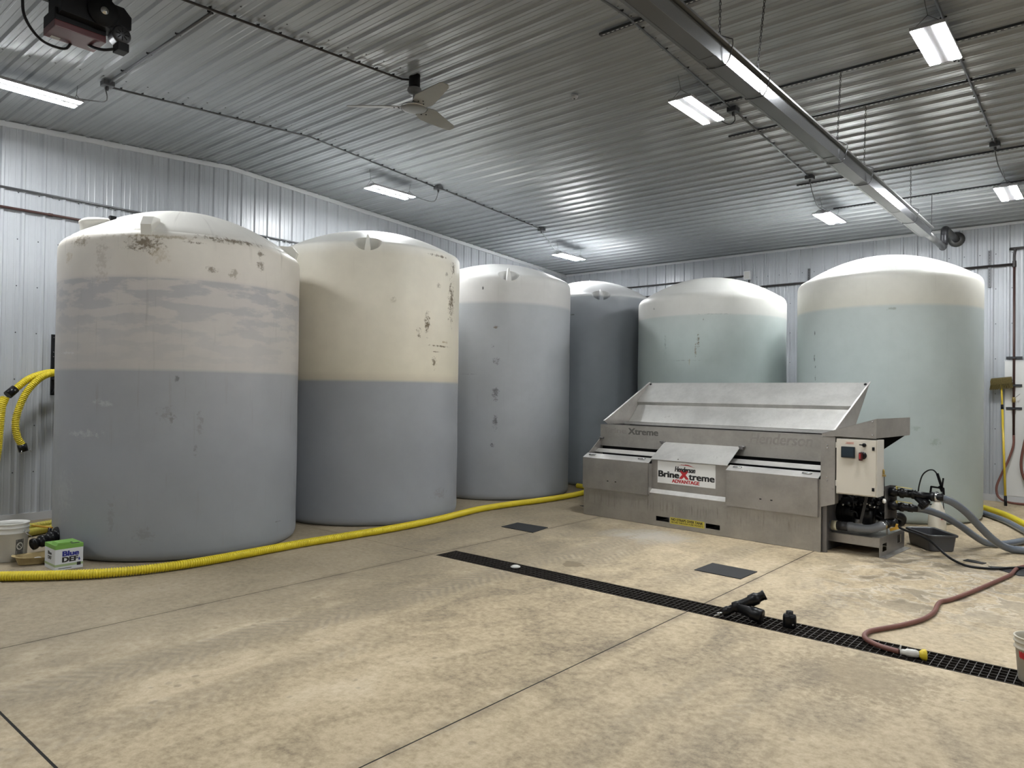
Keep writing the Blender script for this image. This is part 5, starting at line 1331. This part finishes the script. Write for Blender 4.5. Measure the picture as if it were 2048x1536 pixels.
# pump sprayer
sp = empty('pump_sprayer', (-1.845, 10.52, 0), label='white pump sprayer jug with black hose and red tag', cat='sprayer')
M_JUG = simple('jug_white', (0.66, 0.62, 0.52, 1), 0.45)
MB().lathe([(0, 0.0), (0.10, 0.0), (0.105, 0.01), (0.105, 0.03), (0, 0.03)], (0, 0, 0), 24).build('foot', M_BLACK, sp)
MB().lathe([(0, 0.028), (0.100, 0.03), (0.104, 0.06), (0.100, 0.20), (0.085, 0.29), (0.055, 0.36), (0.032, 0.40), (0.032, 0.43), (0, 0.43)], (0, 0, 0), 28).build('jug', M_JUG, sp)
MB().lathe([(0, 0.40), (0.042, 0.40), (0.045, 0.44), (0.03, 0.46), (0.016, 0.47), (0.016, 0.52), (0, 0.52)], (0, 0, 0), 16).build('pump_cap', M_BLACK, sp)
mb = MB()
for a_, b_ in (((-0.075, 0, 0.50), (-0.065, 0, 0.585)), ((0.075, 0, 0.49), (0.07, 0, 0.575)), ((-0.072, 0, 0.58), (0.075, 0, 0.57)), ((-0.08, 0, 0.50), (0.08, 0, 0.49))):
    mb.obox(a_, b_, 0.022, 0.020, (0, 1, 0))
mb.build('pump_handle', M_BLACK, sp)
MB().tube(smooth_path([(-0.03, 0.0, 0.36), (-0.16, 0.0, 0.34), (-0.235, 0.0, 0.40), (-0.215, 0, 0.50), (-0.20, 0, 0.60), (-0.165, 0, 0.72), (-0.10, 0, 0.785), (-0.04, 0, 0.79), (0.01, 0, 0.73)], 0.02), 0.0085, 8).build('spray_hose', M_RUBBER, sp)
MB().obox((0.0, 0, 0.755), (0.055, 0, 0.57), 0.030, 0.026, (0, 1, 0)).obox((0.055, 0, 0.58), (0.068, 0, 0.70), 0.018, 0.016, (0, 1, 0)).obox((0.03, 0, 0.60), (0.060, 0, 0.53), 0.036, 0.026, (0, 1, 0)).build('trigger', M_BLACK, sp)
MB().tube([(0.052, -0.0, 0.55), (0.085, -0.005, 0.20)], 0.006, 8).build('wand', M_DGREYPVC, sp)
MB().obox((0.075, -0.115, 0.26), (0.088, -0.115, 0.19), 0.045, 0.004, (0, 1, 0)).build('red_tag', simple('tag_red', (0.5, 0.09, 0.10, 1), 0.5), sp)
# rubber mats
def mat4(label, pts, th=0.008):
    t = MB()
    c = Vector((sum(p[0] for p in pts)/4, sum(p[1] for p in pts)/4, 0))
    t.prism([(p[0]-c.x, p[1]-c.y) for p in pts], 2, 0.0, th)
    o = t.build('rubber_mat', M_MAT, None, bevel=0.002); o.location = c
    return tag(o, label, 'mat', 'rubber mats on the floor')
mat4('dark rubber mat left of the machine near the yellow hose', [(-6.062, 6.936), (-5.526, 6.908), (-5.60, 7.303), (-6.10, 7.30)])
mat4('dark rubber mat in front of the machine beside the drain', [(-3.214, 6.540), (-2.736, 6.514), (-2.731, 6.900), (-3.209, 6.934)])
mat4('small dark rubber strip right of the grey tub', [(-1.318, 8.891), (-1.139, 8.847), (-1.115, 8.930), (-1.295, 9.00)])
mat4('dark rubber mat under the hoses at the right edge', [(-1.084, 8.78), (-0.80, 8.513), (-0.40, 8.75), (-0.62, 9.05)], 0.006)
MB_w = MB().prism([(-0.25, -0.10), (0.0, -0.22), (0.15, 0.05), (-0.05, 0.20)], 2, 0.0, 0.004).build('dark_scrap', M_MAT); MB_w.location = (-6.12, 9.2, 0)
tag(MB_w, 'dark scrap lying on the floor behind the left end of the machine', 'scrap')

# black Y strainer and cap on the grate
yf = empty('pipe_fitting', (-2.225, 5.375, 0.0), math.radians(14), label='black Y-shaped pipe fitting lying on the drain grate', cat='pipe fitting')
ax = Vector((0.86, 0.22, 0.46)).normalized()
MB().lathe([(0, -0.02), (0.034, -0.02), (0.036, 0.03), (0.030, 0.04), (0.030, 0.07), (0.042, 0.075), (0.042, 0.11), (0.036, 0.12), (0.036, 0.20), (0.045, 0.21), (0.047, 0.26), (0.040, 0.27), (0.034, 0.28), (0.034, 0.31), (0.038, 0.315), (0.038, 0.33), (0.030, 0.33), (0.026, 0.30), (0, 0.30)], (-0.14, -0.03, 0.045), 20, ax).build('straight_run', M_BLACK, yf)
MB().lathe([(0, 0), (0.040, 0.0), (0.044, 0.10), (0.050, 0.105), (0.055, 0.18), (0.050, 0.185), (0, 0.183)], (-0.04, -0.01, 0.09), 20, (0.93, -0.22, -0.20)).build('branch', M_BLACK, yf)
MB().tube([(-0.165, -0.05, 0.03), (-0.215, -0.06, 0.012)], 0.007, 6).tube([(-0.15, -0.06, 0.045), (-0.19, -0.075, 0.04)], 0.006, 6).build('cam_arm', M_CHROME, yf)
cp = empty('cam_plug', (-1.905, 5.435, 0.0), label='small black cap standing upright on the drain grate', cat='cap')
MB().lathe([(0, 0), (0.046, 0), (0.048, 0.006), (0.048, 0.075), (0.043, 0.090), (0.028, 0.094), (0.025, 0.098), (0.025, 0.115), (0, 0.117)], (0, 0, 0), 24).build('cap_body', M_BLACK, cp)
MB().lathe([(0, 0), (0.007, 0), (0.007, 0.01), (0, 0.01)], (0.035, -0.035, 0.03), 8, (0.7, -0.7, 0)).build('pin', M_CHROME, cp)
# loose bits on the grate far end
o = tag(MB().lathe([(0, 0.0), (0.045, 0.002), (0.05, 0.012), (0.03, 0.022), (0, 0.024)], (0, 0, 0), 12).build('white_lid', M_WHITEP), 'small whitish disc lying on the far part of the drain grate', 'lid')
o.location = (-4.55, 5.42, 0.0)
# right edge bucket
rb = bucket(-0.415, 5.405, 'dirty white bucket with red print at the right edge on the drain', simple('bucket_dirty', (0.50, 0.46, 0.37, 1), 0.5, noise=0.25, scale=9), 0.095, 0.115, 0.27)
mb = MB(); ang2 = math.atan2(-5.405, 0.415)
for k in range(6):
    a0_ = ang2 - 0.95 + 0.9*k/6; a1_ = ang2 - 0.95 + 0.9*(k+1)/6
    vs = []
    for a_, zz0, zz1 in ((a0_, 0.150, 0.190), (a1_, 0.140, 0.180)):
        for z in (zz0, zz1):
            r_ = 0.095 + 0.020*(z/0.27) + 0.0015
            vs.append((r_*math.cos(a_), r_*math.sin(a_), z))
    mb.add(vs, [(0, 2, 3, 1)])
mb.build('red_print', M_REDT, rb)
